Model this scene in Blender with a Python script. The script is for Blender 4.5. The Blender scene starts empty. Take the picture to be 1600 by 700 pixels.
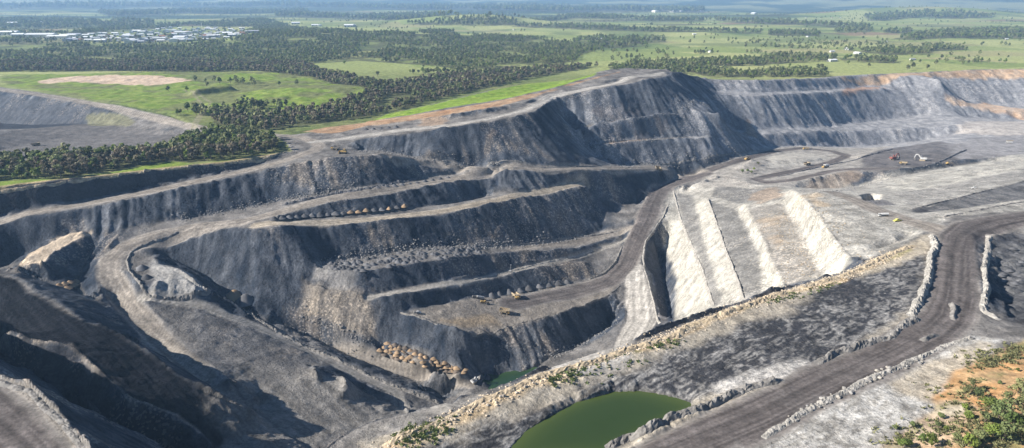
import bpy, bmesh, math, random
import numpy as np
from mathutils import Vector, Matrix

random.seed(11)
RNG = np.random.default_rng(11)
scene = bpy.context.scene
C = scene.collection

# ------------------------------------------------------------------ camera
CAM_H, FOC, PITCH = 150.0, 1067.0, math.radians(18.4)
HAZE = 7.8e-5
cam_data = bpy.data.cameras.new('camera')
cam = bpy.data.objects.new('camera', cam_data)
C.objects.link(cam)
cam.location = (0, 0, CAM_H)
cam.rotation_euler = (math.radians(90) - PITCH, 0, 0)
cam_data.sensor_width = 36.0
cam_data.lens = 36.0 * FOC / 1600.0
cam_data.clip_start = 1.0
cam_data.clip_end = 60000.0
scene.camera = cam

# ------------------------------------------------------------------ sky, sun, exposure
SUN_EL, SUN_AZ = math.radians(29.5), math.radians(-99.0)      # azimuth from +Y, clockwise: the sun stands to the left
world = bpy.data.worlds.new('World')
scene.world = world
world.use_nodes = True
wn = world.node_tree.nodes
wl = world.node_tree.links
sky = wn.new('ShaderNodeTexSky')
sky.sky_type = 'NISHITA'
sky.sun_disc = False
sky.sun_elevation = SUN_EL
sky.sun_rotation = SUN_AZ
sky.air_density = 1.0
sky.dust_density = 0.0
sky.ozone_density = 6.0
bg = wn.get('Background') or wn.new('ShaderNodeBackground')
bg.inputs['Strength'].default_value = 0.05
wl.new(sky.outputs[0], bg.inputs['Color'])
wout = wn.get('World Output') or wn.new('ShaderNodeOutputWorld')
wl.new(bg.outputs[0], wout.inputs['Surface'])

sun_data = bpy.data.lights.new('sun', 'SUN')
sun_data.energy = 5.0
sun_data.angle = math.radians(0.53)
sun_data.color = (1.0, 0.955, 0.885)
sun = bpy.data.objects.new('sun', sun_data)
C.objects.link(sun)
sdir = Vector((math.sin(SUN_AZ) * math.cos(SUN_EL), math.cos(SUN_AZ) * math.cos(SUN_EL), math.sin(SUN_EL)))
sun.rotation_euler = sdir.to_track_quat('Z', 'Y').to_euler()
sun.location = (-300, 400, 400)

scene.view_settings.view_transform = 'Standard'
scene.view_settings.look = 'None'
scene.view_settings.gamma = 1.0
scene.view_settings.exposure = 1.2
scene.view_settings.use_curve_mapping = False
scene.cycles.use_denoising = True
scene.cycles.max_bounces = 5
scene.cycles.diffuse_bounces = 3
scene.cycles.glossy_bounces = 2
scene.cycles.transmission_bounces = 2
scene.cycles.volume_bounces = 0
scene.cycles.use_adaptive_sampling = True

# ------------------------------------------------------------------ pixel <-> place
CP, SP = math.cos(PITCH), math.sin(PITCH)
def ray(px, py):
    u, v = (px - 800.0) / FOC, -(py - 350.0) / FOC
    return u, CP + v * SP, -SP + v * CP
def P(px, py, z):
    dx, dy, dz = ray(px, py)
    t = (z - CAM_H) / dz
    return (dx * t, dy * t, z)
def pts(s):
    out = []
    for w in s.split():
        a = w.split(',')
        out.append(tuple(float(q) for q in a))
    return out

# ------------------------------------------------------------------ noise
def _hash(ix, iy, seed):
    h = (ix.astype(np.int64) * 374761393 + iy.astype(np.int64) * 668265263 + seed * 974634777) & 0xFFFFFFFF
    h = ((h ^ (h >> 13)) * 1274126177) & 0xFFFFFFFF
    h = h ^ (h >> 16)
    return (h & 0xFFFFFF).astype(np.float32) / np.float32(0xFFFFFF)
def vnoise(x, y, seed=0):
    x = np.asarray(x, np.float64); y = np.asarray(y, np.float64)
    ix = np.floor(x); iy = np.floor(y)
    fx = (x - ix).astype(np.float32); fy = (y - iy).astype(np.float32)
    ux = fx * fx * fx * (fx * (fx * 6 - 15) + 10); uy = fy * fy * fy * (fy * (fy * 6 - 15) + 10)
    a = _hash(ix, iy, seed); b = _hash(ix + 1, iy, seed); c = _hash(ix, iy + 1, seed); d = _hash(ix + 1, iy + 1, seed)
    return a + (b - a) * ux + (c - a) * uy + (a - b - c + d) * ux * uy
def fbm(x, y, seed=0, octv=4, gain=0.5):
    s = 0; amp = 1.0; tot = 0
    for o in range(octv):
        s = s + amp * vnoise(x * (2.03 ** o) + 17.3 * o, y * (2.03 ** o) - 9.1 * o, seed + o * 31)
        tot += amp; amp *= gain
    return s / tot
def sstep(a, b, x):
    t = np.clip((x - a) / (b - a), 0, 1)
    return t * t * (3 - 2 * t)
# ------------------------------------------------------------------ the ground: one polar height field round the look-out
R0, R1, R2 = 120.0, 2060.0, 17000.0
DS, DT = 0.0028, 0.0021
TH = math.radians(49.0)
NEAR_N = int(math.log(R1 / R0) / DS) + 1
rad_near = R0 * np.exp(np.arange(NEAR_N) * DS)
FS = 0.0085
FAR_N = int(math.log(R2 / rad_near[-1]) / FS) + 1
rad_far = rad_near[-1] * np.exp((np.arange(FAR_N) + 1) * FS)
th_mid = np.arange(-TH, TH + DT * 0.5, DT)
side = np.array([0.01, 0.03, 0.06, 0.1, 0.15, 0.22, 0.3, 0.4, 0.52])
th = np.concatenate([-TH - side[::-1], th_mid, th_mid[-1] + side])
NT = len(th); NM = len(th_mid); S0 = len(side)
rad = np.concatenate([rad_near, rad_far])
NR = len(rad)
GX = rad[:, None] * np.sin(th)[None, :]
GY = rad[:, None] * np.cos(th)[None, :]

def hill(x, y, cx, cy, rx, ry, h, rot=0.0):
    c, s = math.cos(rot), math.sin(rot)
    u = ((x - cx) * c + (y - cy) * s) / rx; v = (-(x - cx) * s + (y - cy) * c) / ry
    return h * np.exp(-(u * u + v * v))
def hillpx(x, y, px, py, rx, ry, h, rot=0.0):
    q = P(px, py, 0)
    return hill(x, y, q[0], q[1], rx, ry, h, rot)
def natural(x, y):
    d = np.hypot(x, y)
    z = (fbm(x / 160.0, y / 160.0, 5, 3) - 0.5) * 5.0 * sstep(250, 900, d)
    z = z + (fbm(x / 900.0, y / 900.0, 8, 3) - 0.5) * 26.0 * sstep(1300, 3500, d)
    z = z + hillpx(x, y, 450, 150, 90, 60, 7) + hillpx(x, y, 520, 140, 110, 60, 6)
    q = P(338, 147, 0); u_ = ((x - q[0]) + (y - q[1])) * .7071; v_ = (-(x - q[0]) + (y - q[1])) * .7071
    z = z + 11 * np.clip(v_ / 9.0, 0, 1) * np.clip(1 - (v_ - 9) / 45.0, 0, 1) * sstep(44, 26, np.abs(u_))
    z = z + hillpx(x, y, 470, 62, 600, 420, 24) + hillpx(x, y, 745, 39, 420, 260, 60)
    z = z + hillpx(x, y, 1440, 26, 800, 420, 70)
    # far hills and ranges on the skyline
    az = np.arctan2(x, y)
    rise = sstep(8200, 13500, d)
    right = sstep(0.12, 0.5, az)
    z = z + rise * (60 + 130 * fbm(az * 14 + 3, d / 2600.0, 21, 5) + right * 150 * fbm(az * 22, d / 2300.0, 23, 5))
    z = z + sstep(5200, 8200, d) * 38 * (fbm(x / 1100.0, y / 1100.0, 44, 4) - 0.42) * (1 - right * 0.5)
    return z
Z = natural(GX, GY)

# ---- traced break lines: pixel column, pixel row, height in metres
LINES = []
def L(s, close=False):
    q = pts(s) if isinstance(s, str) else list(s)
    LINES.append([P(*p) for p in q])
    return q
def LW(points):
    LINES.append([tuple(p) for p in points])
def toe(crest, s, slope):
    """foot of a bank under a traced crest: height from the bank's slope"""
    cx = [p[0] for p in crest]
    o = np.argsort(cx)
    cx = np.array(cx)[o]; cy = np.array([p[1] for p in crest])[o]; cz = np.array([p[2] for p in crest])[o]
    res = []
    for p in pts(s):
        tn = math.tan(math.radians(p[2] if len(p) > 2 else slope))
        y1 = float(np.interp(p[0], cx, cy)); z1 = float(np.interp(p[0], cx, cz))
        a = ray(p[0], y1); b = ray(p[0], p[1])
        a1 = -a[2] / a[1]; a2 = -b[2] / b[1]
        Y1 = (CAM_H - z1) / a1
        Y2 = Y1 * (tn + a1) / (tn + a2)
        res.append((p[0], p[1], CAM_H - Y2 * a2))
    LINES.append([P(*q) for q in res])
    return res
def shifted(q, dist, dz=None, z=None, world=False):
    """a line beside another one in plan (away from the camera for dist > 0)"""
    w = q if world else [P(*p) for p in q]
    out = []
    for i, p in enumerate(w):
        a = w[max(0, i - 1)]; b = w[min(len(w) - 1, i + 1)]
        t = Vector((b[0] - a[0], b[1] - a[1])); t.normalize()
        n = Vector((-t.y, t.x))
        if n.y < 0: n = -n
        out.append((p[0] + n.x * dist, p[1] + n.y * dist, (p[2] + dz) if z is None else z))
    return out

# A. foreground plateau right: rim, pond hollow, road level
rimA = L('495,715,-7 530,682,-6 560,667,-6 600,652,-6 650,641,-5 700,629,-5 745,612,-5 775,604,-4 800,598,-4 850,577,-3 880,568,-3 940,548,-2 1000,530,-2 1030,515,-1 1075,500,-1 1137,480,-1 1200,458,-1 1250,443,-1 1312,424,-1 1360,404,-1 1395,386,-1 1425,376,-1 1448,362,-1')
L('600,715,-2 640,680,-2 690,664,-2 740,640,-2 800,613,-1 850,592,-1 900,580,-1 940,570,-1 1000,548,0 1050,532,0 1137,492,0 1200,470,0 1250,455,0 1312,437,0 1360,418,0 1425,390,0')
L('700,715,-4 760,680,-4 840,640,-4 900,615,-4 960,590,-3 1040,570,-2 1100,540,-1 1200,500,0 1300,470,0 1380,440,0')
L('1008,700,0 1100,655,0 1200,612,0 1280,580,0 1400,525,0 1440,490,0 1452,450,0 1460,400,0 1465,365,0')
L('1135,700,0 1250,640,0 1330,600,0 1400,575,0 1470,540,0 1510,520,0 1528,490,0 1530,430,0 1520,365,0')
L('1390,720,3 1455,650,3 1475,610,3 1540,560,3 1640,520,3')
L('1500,720,7 1560,640,8 1640,580,7'); L('1200,720,1 1300,660,1 1420,610,1 1500,560,1')
L('1552,368,-4 1557,400,-7 1558,430,-8 1562,470,-9 1578,500,-5 1640,515,-3'); L('1580,376,-7 1640,380,-7'); L('1600,440,-9 1640,450,-9')
L('1100,600,-2 1200,560,-1 1300,520,-1 1400,480,-1')
pond_edge = pts('790,716 800,697 825,672 857,652 885,637 907,627 930,620 960,612 1000,611 1037,617 1062,625 1082,632 1075,640 1050,652 1020,670 990,687 960,699 930,716')
POND_Z = -5.6
L([(a, b, POND_Z - 0.05) for a, b in pond_edge])
L('850,700,-9 900,660,-9 960,640,-9 1020,645,-9'); L('900,715,-9 950,680,-9')
# hidden pit wall under the rim
LW(shifted(rimA[3:6], 75, z=-105)); LW(shifted(rimA[6:14], 105, z=-136)); LW(shifted(rimA[14:17], 62, z=-72)); LW(shifted(rimA[17:20], 18, z=-28)); LW(shifted(rimA[20:23], 9, z=-6))
LW(shifted(rimA[1:4], 40, z=-62))

# B. pale benches stepping down to the left
L('1238,296,-30 1246,302,-18 1255,310,-11 1285,350,-8 1332,415,-6'); L('1222,318,-34 1245,350,-31 1287,427,-26')
L('1162,318,-44 1180,350,-40 1200,400,-37 1225,450,-33'); L('1150,330,-52 1167,352,-50 1186,400,-47 1212,457,-42')
L('1105,310,-60 1120,350,-58 1136,397,-56 1150,432,-54 1162,469,-51'); L('1078,310,-71 1090,350,-70 1110,417,-68 1125,474,-64')
L('1052,296,-71 1060,330,-75 1066,350,-76 1077,375,-76 1095,417,-74 1115,480,-69')
L('1041,378,-97 1047,402,-101 1057,432,-99 1075,505,-93')
L('1022,384,-98 1028,402,-109 1036,432,-114 1043,475,-116 1051,515,-116')
L('1060,290,-66 1100,285,-62 1130,275,-62 1160,283,-56 1200,292,-52 1225,300,-42'); L('1125,322,-57 1160,316,-53 1210,306,-46')
L('1290,330,-6 1340,350,-5 1400,372,-3'); L('1320,312,-9 1360,328,-6 1400,342,-4 1450,352,-1 1490,352,0 1540,345,0 1640,338,-2')
L('1275,300,-10 1300,298,-14 1320,308,-10'); L('1350,385,-4 1400,365,-3')

# main haul road into the pit
L('1088,272,-71 1060,277,-72 1032,290,-72 1012,306,-72 1003,330,-75 996,350,-79 985,366,-84 973,384,-92 961,410,-99 942,428,-103 912,438,-105')
L('1112,286,-70 1078,296,-71 1055,304,-72 1045,318,-73 1036,340,-77 1022,360,-82 1009,377,-88 1004,400,-94 1006,422,-99 990,440,-104 960,458,-107')
# lower pale ramp
L('976,446,-106 980,460,-108 976,480,-111 975,497,-113 945,524,-119 905,549,-124')
L('1007,424,-99 1013,442,-100 1021,470,-102 1031,508,-105 1024,530,-108 980,560,-116 930,585,-125')
# C. right hand pit
L('1100,262,-64 1150,246,-60 1200,233,-66 1250,228,-72 1300,231,-70 1332,240,-66')
L('1100,276,-66 1130,266,-63 1180,252,-61 1230,240,-66 1280,241,-68 1300,246,-66')
L('1332,246,-64 1300,259,-62 1250,270,-60 1205,278,-58 1185,283,-57'); L('1290,250,-64 1240,261,-62 1195,270,-60 1172,276,-58')
L('1170,280,-57 1190,289,-56 1235,285,-54 1290,271,-52 1340,266,-50'); L('1200,280,-57 1250,271,-56 1300,261,-54 1360,255,-52')
digf = L('1235,287,-54 1290,273,-52 1340,267,-50 1390,268,-49 1430,262,-49 1500,250,-50 1560,245,-50')
L('1345,248,-58 1360,240,-57 1400,232,-56 1450,225,-57 1500,215,-60 1560,215,-62 1640,222,-62')
L('1400,258,-50 1450,252,-50 1500,240,-52'); L('1350,236,-70 1380,230,-68'); L('1205,252,-58 1245,247,-58 1280,246,-61'); L('1158,258,-56 1176,252,-55 1192,248,-57')
toe(digf, '1250,298 1300,300 1340,292 1390,278 1430,271 1500,258 1560,252', 30)
L('1330,298,-40 1390,287,-40 1440,276,-42 1500,263,-44 1570,250,-48 1640,240,-50')
L('1330,306,-12 1390,302,-16 1450,296,-20 1500,287,-22 1570,270,-25 1640,255,-28')
L('1370,312,-9 1425,326,-7 1480,312,-9 1540,296,-12 1640,274,-15'); L('1430,332,-8 1500,326,-9 1640,300,-14'); L('1475,338,-2 1540,325,-3 1640,312,-5')
# far wall to the right
rimF = L('1108,124,17 1180,126,12 1240,124,8 1290,122,4 1330,118,2 1390,115,0 1470,111,0 1540,108,0 1640,107,0')
f1 = toe(rimF, '1110,142 1180,145 1240,142 1300,139 1345,136 1380,133', 30)
L([(p[0], p[1] + 5, p[2] - 1) for p in f1])
f1c = [(p[0], p[1] + 5, p[2] - 1) for p in f1]
f2 = toe(f1c + [(1400, 120, -2), (1455, 119, -2)], '1120,205 1170,203 1230,199 1300,196 1350,190 1400,185 1440,180 1475,168', 33)
L('1395,118,-2 1440,118,-2 1468,126,-8 1482,142,-30')
f3c = [(1195, 210, f2[1][2] - 5), (1250, 207, f2[2][2] - 6), (1320, 205, f2[3][2] - 6), (1380, 203, f2[4][2] - 5), (1440, 200, f2[5][2] - 4), (1505, 196, f2[6][2] - 3)]
L(f3c)
f3 = toe(f3c, '1195,232 1250,228 1320,231 1380,226 1440,220 1505,206', 34)
f4 = toe(rimF, '1475,152 1500,157 1540,163 1640,170', 26)
L([(p[0], p[1] + 7, p[2] - 1) for p in f4])
toe(f4, '1500,182 1560,186 1640,190', 12)
# D. dumps and ramp behind
rampU = L('470,218,0 520,212,1 575,205,4 640,199,8 700,191,12 760,181,16 800,172,19 822,164,21 845,153,23 880,146,26 925,138,30 965,127,34 975,113,38 1000,110,39 1040,111,40')
crA = L('500,226,0 545,219,1 580,215,3 640,208,7 700,201,11 760,191,15 800,183,18 838,173,20 852,163,21 866,152,23')
crB = L('866,152,23 895,147,26 930,141,30 970,133,34 1012,125,38 1044,119,40')
n1 = toe(crA, '560,236 600,238 650,247 700,254 760,260,32 800,261,30 840,261,27', 34)
b1 = [(870, 180, -3), (917, 200, -5), (980, 187, -3), (1060, 178, -1), (1128, 176, -2)]
toe(crB, '905,199 960,189 1010,181 1052,177', 33)
b1c = L('905,202,-9 960,192,-8 1010,184,-7 1060,180,-7 1125,178,-8')
b2 = toe(b1c, '925,226 980,219 1040,215 1110,212', 35)
b2c = L([(p[0] + 2, p[1] + 3, p[2] - 0.6) for p in b2])
toe(b2c, '960,262,34 1000,257,36 1060,250,38 1115,244,42', 33)
L('1046,114,40 1062,130,24 1085,150,8 1110,168,-4'); L('1050,112,39 1075,117,28 1108,123,17')
L('868,156,21 880,185,-2 905,215,-22 935,250,-42')
# spoil ridges behind the ramp
L('575,192,6 640,188,10 700,180,16 760,170,22 820,158,24 870,145,26 900,135,31 940,126,36 990,118,40'); L('560,198,3 640,194,8 720,183,14 790,172,19 830,160,23')
gtop = L('578,189,3 640,180,7 700,168,14 760,160,19 800,152,23 870,135,31 915,121,36 945,110,41 990,106,42 1040,108,41')
LW([P(600, 179, 0), P(690, 160, 1), P(760, 143, 2), P(830, 130, 3)])
LW(shifted(gtop[5:], 120, z=2.0))
# E. the old pit far left
L('-120,125,0 0,137,0 60,146,0 120,154,-1 200,168,-3 260,182,-4 300,196,-2 330,206,0'); L('-120,131,0 0,142,-1 60,151,-1 120,160,-3 190,176,-5 250,192,-6 290,205,-5')
opw = pts('-120,133,0 0,145,-1 60,154,-1 120,163,-3 185,178,-5'); toe(opw, '-100,196 0,200 60,196 120,193 180,196', 28)
L('0,235,-19 100,215,-20 180,210,-18 250,210,-12 290,211,-6'); L('-100,252,-16 0,246,-16 100,240,-15 200,232,-12 270,214,-6')
# F. left walls and roads
rimG = L('-220,312,0 -100,304,0 0,293,0 60,288,0 130,278,0 250,263,0 350,253,0 430,241,0 456,236,0 447,222,0 430,212,0 470,206,0')
wG = toe(rimG[:9], '-220,362 -60,352 0,340 30,331 80,322 130,314 190,302 250,290 300,279 360,267 410,255', 62)
L([wG[-1], (450, 244, -2), (480, 236, 0)])
zA = lambda x: float(np.interp(x, [p[0] for p in wG] + [450, 500, 560, 592], [p[2] for p in wG] + [-2, -.5, 0, .5]))
rdA = L([(a, b, zA(a)) for a, b in pts('-220,380 -60,368 0,353 40,339 80,333 130,326 190,315 250,303 300,291 360,277 410,266 450,257 500,250 560,245 592,240')])
L('592,239,0 640,246,-9 700,254,-20 750,260,-27 800,264,-25 850,262,-29 920,261,-36 1000,260,-50 1060,262,-62')
roadD = L('596,243,-1 650,252,-14 700,260,-22 750,266,-29 800,268,-26 850,267,-30 920,265,-36 1000,264,-50 1060,268,-63')
t1 = toe(rdA, '-60,428,50 0,423,52 30,411,52 60,389,48 95,371,42 120,362,38 200,353 280,343 350,330 420,317 480,306 560,292 592,287', 36)
L([(592, 240, 0), (620, 262, -16), (650, 272, -24), (660, 276, -26)])
L([(p[0], p[1] + 6, p[2] - 1.0) for p in t1[7:]] + [(660, 277, -27), (750, 267, -30)])
rBl = L('780,269,-31 740,281,-31 680,291,-29 600,303,-27 530,314,-27 460,329,-28 425,342,-29')
rCu = toe(rBl, '440,346 500,340 560,334 640,326 700,318 760,309', 33)
rCu2 = L('440,349,-31 500,344,-35 560,338,-38 640,329,-41 700,320,-42 800,303,-42 860,291,-44 918,281,-47')
rCl = L('918,291,-49 850,304,-47 800,313,-45 700,335,-44 600,346,-41 500,353,-37 420,358,-31 330,357,-33 280,363,-36 235,378,-40 205,392,-44 196,408,-47 201,425,-49 225,455,-57 240,468,-61')
L('400,344,-29 330,348,-31 300,352,-32 250,364,-35 200,378,-39 162,394,-44 149,418,-48 151,440,-53 163,468,-59 190,505,-66 230,560,-75')
# the tip of road C and the wall in its lee
L([(921, 284, -49), (935, 300, -60), (950, 318, -70), (962, 335, -80)])
wallE = toe(roadD, '940,300 975,318 1000,325', 36)
b3t = toe(rCl[:8], '500,412,42 550,402,42 625,392,40 675,386,39 750,383,38 800,383,37 850,378,36 900,369,36', 38)
L([b3t[-1], (940, 361, -86), (975, 356, -84), (992, 352, -83)])
L([(940, 361, -86), (930, 330, -72), (921, 300, -58)])
hbF = L([(497, 422, b3t[0][2] - 1), (530, 424, b3t[1][2] - 1), (562, 427, b3t[1][2] - 2), (625, 416, b3t[2][2] - 1), (700, 404, b3t[3][2] - 1), (750, 398, b3t[4][2] - 1), (800, 395, b3t[5][2] - 1), (860, 392, b3t[6][2] - 1), (900, 390, b3t[7][2] - 3), (940, 378, -90), (970, 366, -88)])
b4t = toe(hbF, '482,442,40 520,452,40 550,458,40 575,461,40 625,450,39 700,437,38 775,425,36 800,418,35 860,406,33 900,398,30', 38)
L([b4t[-1], (940, 382, -92), (974, 372, -90)])
b4c = L([(478, 447, b4t[0][2] - 1), (520, 457, b4t[1][2] - 1), (580, 467, b4t[3][2] - 1), (650, 457, b4t[4][2] - 1), (725, 443, b4t[5][2] - 4), (800, 429, b4t[7][2] - 1), (850, 418, b4t[8][2] - 1), (907, 411, b4t[9][2] - 4), (940, 389, -95), (973, 376, -91)])
tbB = toe(b4c, '625,486,40 687,473,40 725,466,39 775,458,37 800,458,36 850,447,34', 40)
L([tbB[-1], (912, 438, -105)])
tbF = L([(622, 488, tbB[0][2] - 1), (650, 496, tbB[0][2] - 3), (680, 506, tbB[1][2] - 4), (712, 516, tbB[2][2] - 3), (740, 526, tbB[3][2] - 4), (762, 521, tbB[4][2] - 2)] + [(800, 510, tbB[4][2] - 3), (862, 495, tbB[5][2] - 2), (912, 478, -106), (950, 462, -106), (968, 446, -105)])
L([(850, 470, tbB[5][2]), (900, 462, -105)])
fing = toe(b4c, '470,497 510,507 535,523 560,535 590,543', 38)
pile = toe(tbF, '610,530 650,545 690,560 725,572 745,580 775,586,36 800,585,34 830,579,33 860,556,33 900,543,34 935,522,35 960,503,35', 37)
LOW_Z = pile[5][2] - 1.0
L([(590, 546, fing[-1][2] - 4), (650, 562, pile[1][2] - 1), (700, 578, pile[2][2] - 1), (738, 592, LOW_Z + 4), (750, 600, LOW_Z + 1.5)])
L([(a, b, LOW_Z - 2.5) for a, b in pts('754,590 780,591 800,589 830,584 850,592 800,606 760,604 754,592')]); L([(a, b, LOW_Z - 4) for a, b in pts('765,597 800,597 835,590')])
L([(850, 566, LOW_Z + 1), (890, 560, LOW_Z + 2), (905, 549, LOW_Z + 3)])
# big dark wall on the left
t5 = toe(rCl[:11], '262,405,50 300,420,50 335,445,48 360,468,46 400,498,42 440,507,40 460,512', 40)
# terrace below it and the ridge road
L('236,404,-47 250,440,-53 238,463,-59'); L('250,414,-48 285,425,-52 315,452,-60 362,468,-71 400,495,-83 450,525,-93 485,545,-98 525,560,-103 590,592,-111 640,612,-117 690,630,-124')
L([(430, 512, t5[-2][2] - 3), (470, 520, t5[-1][2] - 6), (500, 532, -104), (560, 560, -112), (620, 585, -119), (700, 606, -127), (737, 610, LOW_Z + 3)])
L('240,470,-62 300,478,-68 360,502,-78 420,530,-88 480,555,-97 560,595,-108 640,628,-118 680,645,-124')
# floor of the left pit
L('175,470,-64 215,510,-71 265,555,-78 310,590,-82 350,625,-86 400,655,-90 460,690,-94 500,715,-96'); L('230,480,-64 290,520,-73 340,555,-81 390,575,-87 440,575,-92 480,570,-97')
L('400,600,-90 460,620,-95 520,650,-101 580,660,-106 640,645,-114')
L('484,574,-98 492,578,-92 502,584,-96'); L('530,590,-102 542,600,-97 556,608,-102'); L('560,612,-113 600,628,-117 640,642,-121'); L('560,626,-110 600,644,-110')
L('655,612,-123 680,622,-130 705,620,-132 711,613,-129')
# coal bench bottom left
ck = L('-60,418,-38 0,430,-40 27,438,-42 50,457,-44 82,470,-46 112,490,-48 140,505,-50 175,516,-52 195,530,-53 225,550,-56 275,585,-60 312,605,-65 345,620,-70 375,634,-76 400,645,-82')
LW(shifted(ck[6:14], 21, dz=-22)); LW(shifted(ck[6:14], 34, dz=-22))
cn = L('-60,508,-42 22,526,-40 65,538,-42 110,541,-43 140,567,-46 170,595,-50 200,625,-54 240,638,-59 275,651,-65 307,673,-72 325,696,-78 335,720,-82')
LW(shifted(cn[:12], -12, dz=-12)); LW(shifted(cn[:12], -20, dz=-16))
rimL = [(-620, 500, 0), (-480, 425, 0), (-377, 360, 0), (-310, 315, 0), (-245, 275, 0)] + [P(*p) for p in pts('0,592,0 50,604,0 90,640,0 115,668,0 145,708,0 170,740,0')]
LW(rimL)
LW([(-620, 440, 0), (-400, 320, 0), (-280, 240, 0), (-200, 180, 0)]); LW([(-620, 350, 0), (-400, 250, 0), (-280, 160, 0)])
LW(shifted(rimL[1:], 38, z=-48, world=True)); LW(shifted(rimL[1:], 44, z=-56, world=True))
L('78,610,-10 112,640,-16 135,657,-19 175,686,-24 200,708,-27')
L('200,720,-70 260,715,-78')
# strip dump beside the left wall
L('28,416,-39 65,412,-39 90,392,-38 120,376,-36 142,365,-34.5'); L('42,404,-38 60,390,-37 100,368,-35 140,363,-34')
L('160,392,-44 140,405,-49 125,425,-53 122,450,-57 140,470,-61'); L('20,426,-46 45,432,-48 80,444,-51 110,450,-55')

# ---- which part of the field is dug: outside it the land keeps its own relief
MINE = [P(*p) for p in pts('-420,300,0 -220,312,0 0,293,0 130,278,0 250,263,0 350,253,0 430,241,0 456,236,0 447,222,0 430,212,0 490,206,0 578,190,0 600,179,0 690,160,0 760,143,0 830,130,0 940,128,0 1050,126,0 1110,124,0 1180,126,0 1240,124,0 1290,122,0 1330,118,0 1390,115,0 1470,111,0 1540,108,0 1640,107,0')]
MINE = [(-900, MINE[0][1] + 40, 0)] + MINE + [(1700, 1500, 0), (1700, 60, 0), (-900, 60, 0)]
OLD = [P(*p) for p in pts('-130,125,0 0,136,0 120,153,0 200,167,0 260,181,0 310,197,0 335,207,0 300,214,0 250,238,0 150,243,0 0,252,0 -130,262,0')]

def inside(poly, x, y):
    px = np.array([p[0] for p in poly]); py = np.array([p[1] for p in poly])
    res = np.zeros(x.shape, bool)
    m = (x >= px.min()) & (x <= px.max()) & (y >= py.min()) & (y <= py.max())
    xs, ys = x[m], y[m]
    r = np.zeros(xs.shape, bool)
    n = len(px); j = n - 1
    for i in range(n):
        c = ((py[i] > ys) != (py[j] > ys))
        with np.errstate(divide='ignore', invalid='ignore'):
            xi = (px[j] - px[i]) * (ys - py[i]) / (py[j] - py[i]) + px[i]
        r ^= c & (xs < xi)
        j = i
    res[m] = r
    return res
def line_dist(line, x, y, reach):
    """distance to a polyline, signed side offset and place along it; inf beyond reach"""
    lx = np.array([p[0] for p in line]); ly = np.array([p[1] for p in line])
    D = np.full(x.shape, 1e9, np.float32); A = np.zeros(x.shape, np.float32); SG = np.zeros(x.shape, np.float32)
    acc = 0.0
    for i in range(len(lx) - 1):
        m = (x > min(lx[i], lx[i+1]) - reach) & (x < max(lx[i], lx[i+1]) + reach) & (y > min(ly[i], ly[i+1]) - reach) & (y < max(ly[i], ly[i+1]) + reach)
        ex, ey = lx[i+1] - lx[i], ly[i+1] - ly[i]
        ll = math.hypot(ex, ey)
        if ll < 1e-6: continue
        if m.any():
            xs, ys = x[m] - lx[i], y[m] - ly[i]
            t = np.clip((xs * ex + ys * ey) / (ll * ll), 0, 1)
            d = np.hypot(xs - t * ex, ys - t * ey)
            s = np.sign(ex * ys - ey * xs)
            old = D[m]
            b = d < old
            old[b] = d[b]; D[m] = old
            q = A[m]; q[b] = (acc + t * ll)[b]; A[m] = q
            q = SG[m]; q[b] = s[b]; SG[m] = q
        acc += ll
    return D, A, SG

nx, ny = GX[:NEAR_N, S0:S0 + NM], GY[:NEAR_N, S0:S0 + NM]
dug = inside(MINE, nx, ny) | inside(OLD, nx, ny)
val = np.zeros(nx.shape); cnt = np.zeros(nx.shape)
LR0 = math.log(R0)
for ln in LINES:
    for a, b in zip(ln[:-1], ln[1:]):
        ll = math.hypot(b[0] - a[0], b[1] - a[1])
        rr = max(150.0, min(math.hypot(a[0], a[1]), math.hypot(b[0], b[1])))
        n = max(2, int(ll / (rr * 0.0011)) + 1)
        t = np.linspace(0, 1, n)
        x = a[0] + (b[0] - a[0]) * t; y = a[1] + (b[1] - a[1]) * t; z = a[2] + (b[2] - a[2]) * t
        i = np.rint((np.log(np.hypot(x, y)) - LR0) / DS).astype(int); j = np.rint((np.arctan2(x, y) + TH) / DT).astype(int)
        ok = (i >= 0) & (i < NEAR_N) & (j >= 0) & (j < NM)
        np.add.at(val, (i[ok], j[ok]), z[ok]); np.add.at(cnt, (i[ok], j[ok]), 1.0)
zn = Z[:NEAR_N, S0:S0 + NM]
fixed = ~dug
fv = np.where(fixed, zn, 0.0)
hit_l = cnt > 0
fv[hit_l] = val[hit_l] / cnt[hit_l]
fixed = fixed | hit_l
def relax(z, fx, v, it, wr, wt):
    z = np.where(fx, v, z)
    s = 2 * (wr + wt)
    for _ in range(it):
        p = np.pad(z, 1, mode='edge')
        q = (wr * (p[:-2, 1:-1] + p[2:, 1:-1]) + wt * (p[1:-1, :-2] + p[1:-1, 2:])) / s
        z = np.where(fx, v, q)
    return z
def solve(fx, v, it):
    pyr = [(fx, v)]
    while min(pyr[-1][0].shape) > 24:
        f, w = pyr[-1]
        h, k = f.shape
        hp, kp = h + h % 2, k + k % 2
        ff = np.zeros((hp, kp)); ww = np.zeros((hp, kp))
        ff[:h, :k] = f; ww[:h, :k] = np.where(f, w, 0)
        c = ff.reshape(hp // 2, 2, kp // 2, 2).sum((1, 3)); s = ww.reshape(hp // 2, 2, kp // 2, 2).sum((1, 3))
        pyr.append((c > 0, np.where(c > 0, s / np.maximum(c, 1), 0)))
    z = np.full(pyr[-1][0].shape, -40.0)
    wr, wt = 1 / DS ** 2, 1 / DT ** 2
    for lv in range(len(pyr) - 1, -1, -1):
        f, w = pyr[lv]
        if z.shape != f.shape:
            z = np.repeat(np.repeat(z, 2, 0), 2, 1)[:f.shape[0], :f.shape[1]]
        z = relax(z, f, w, it if lv else it // 2, wr, wt)
    return z
zb = solve(fixed, fv, 110)
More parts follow.
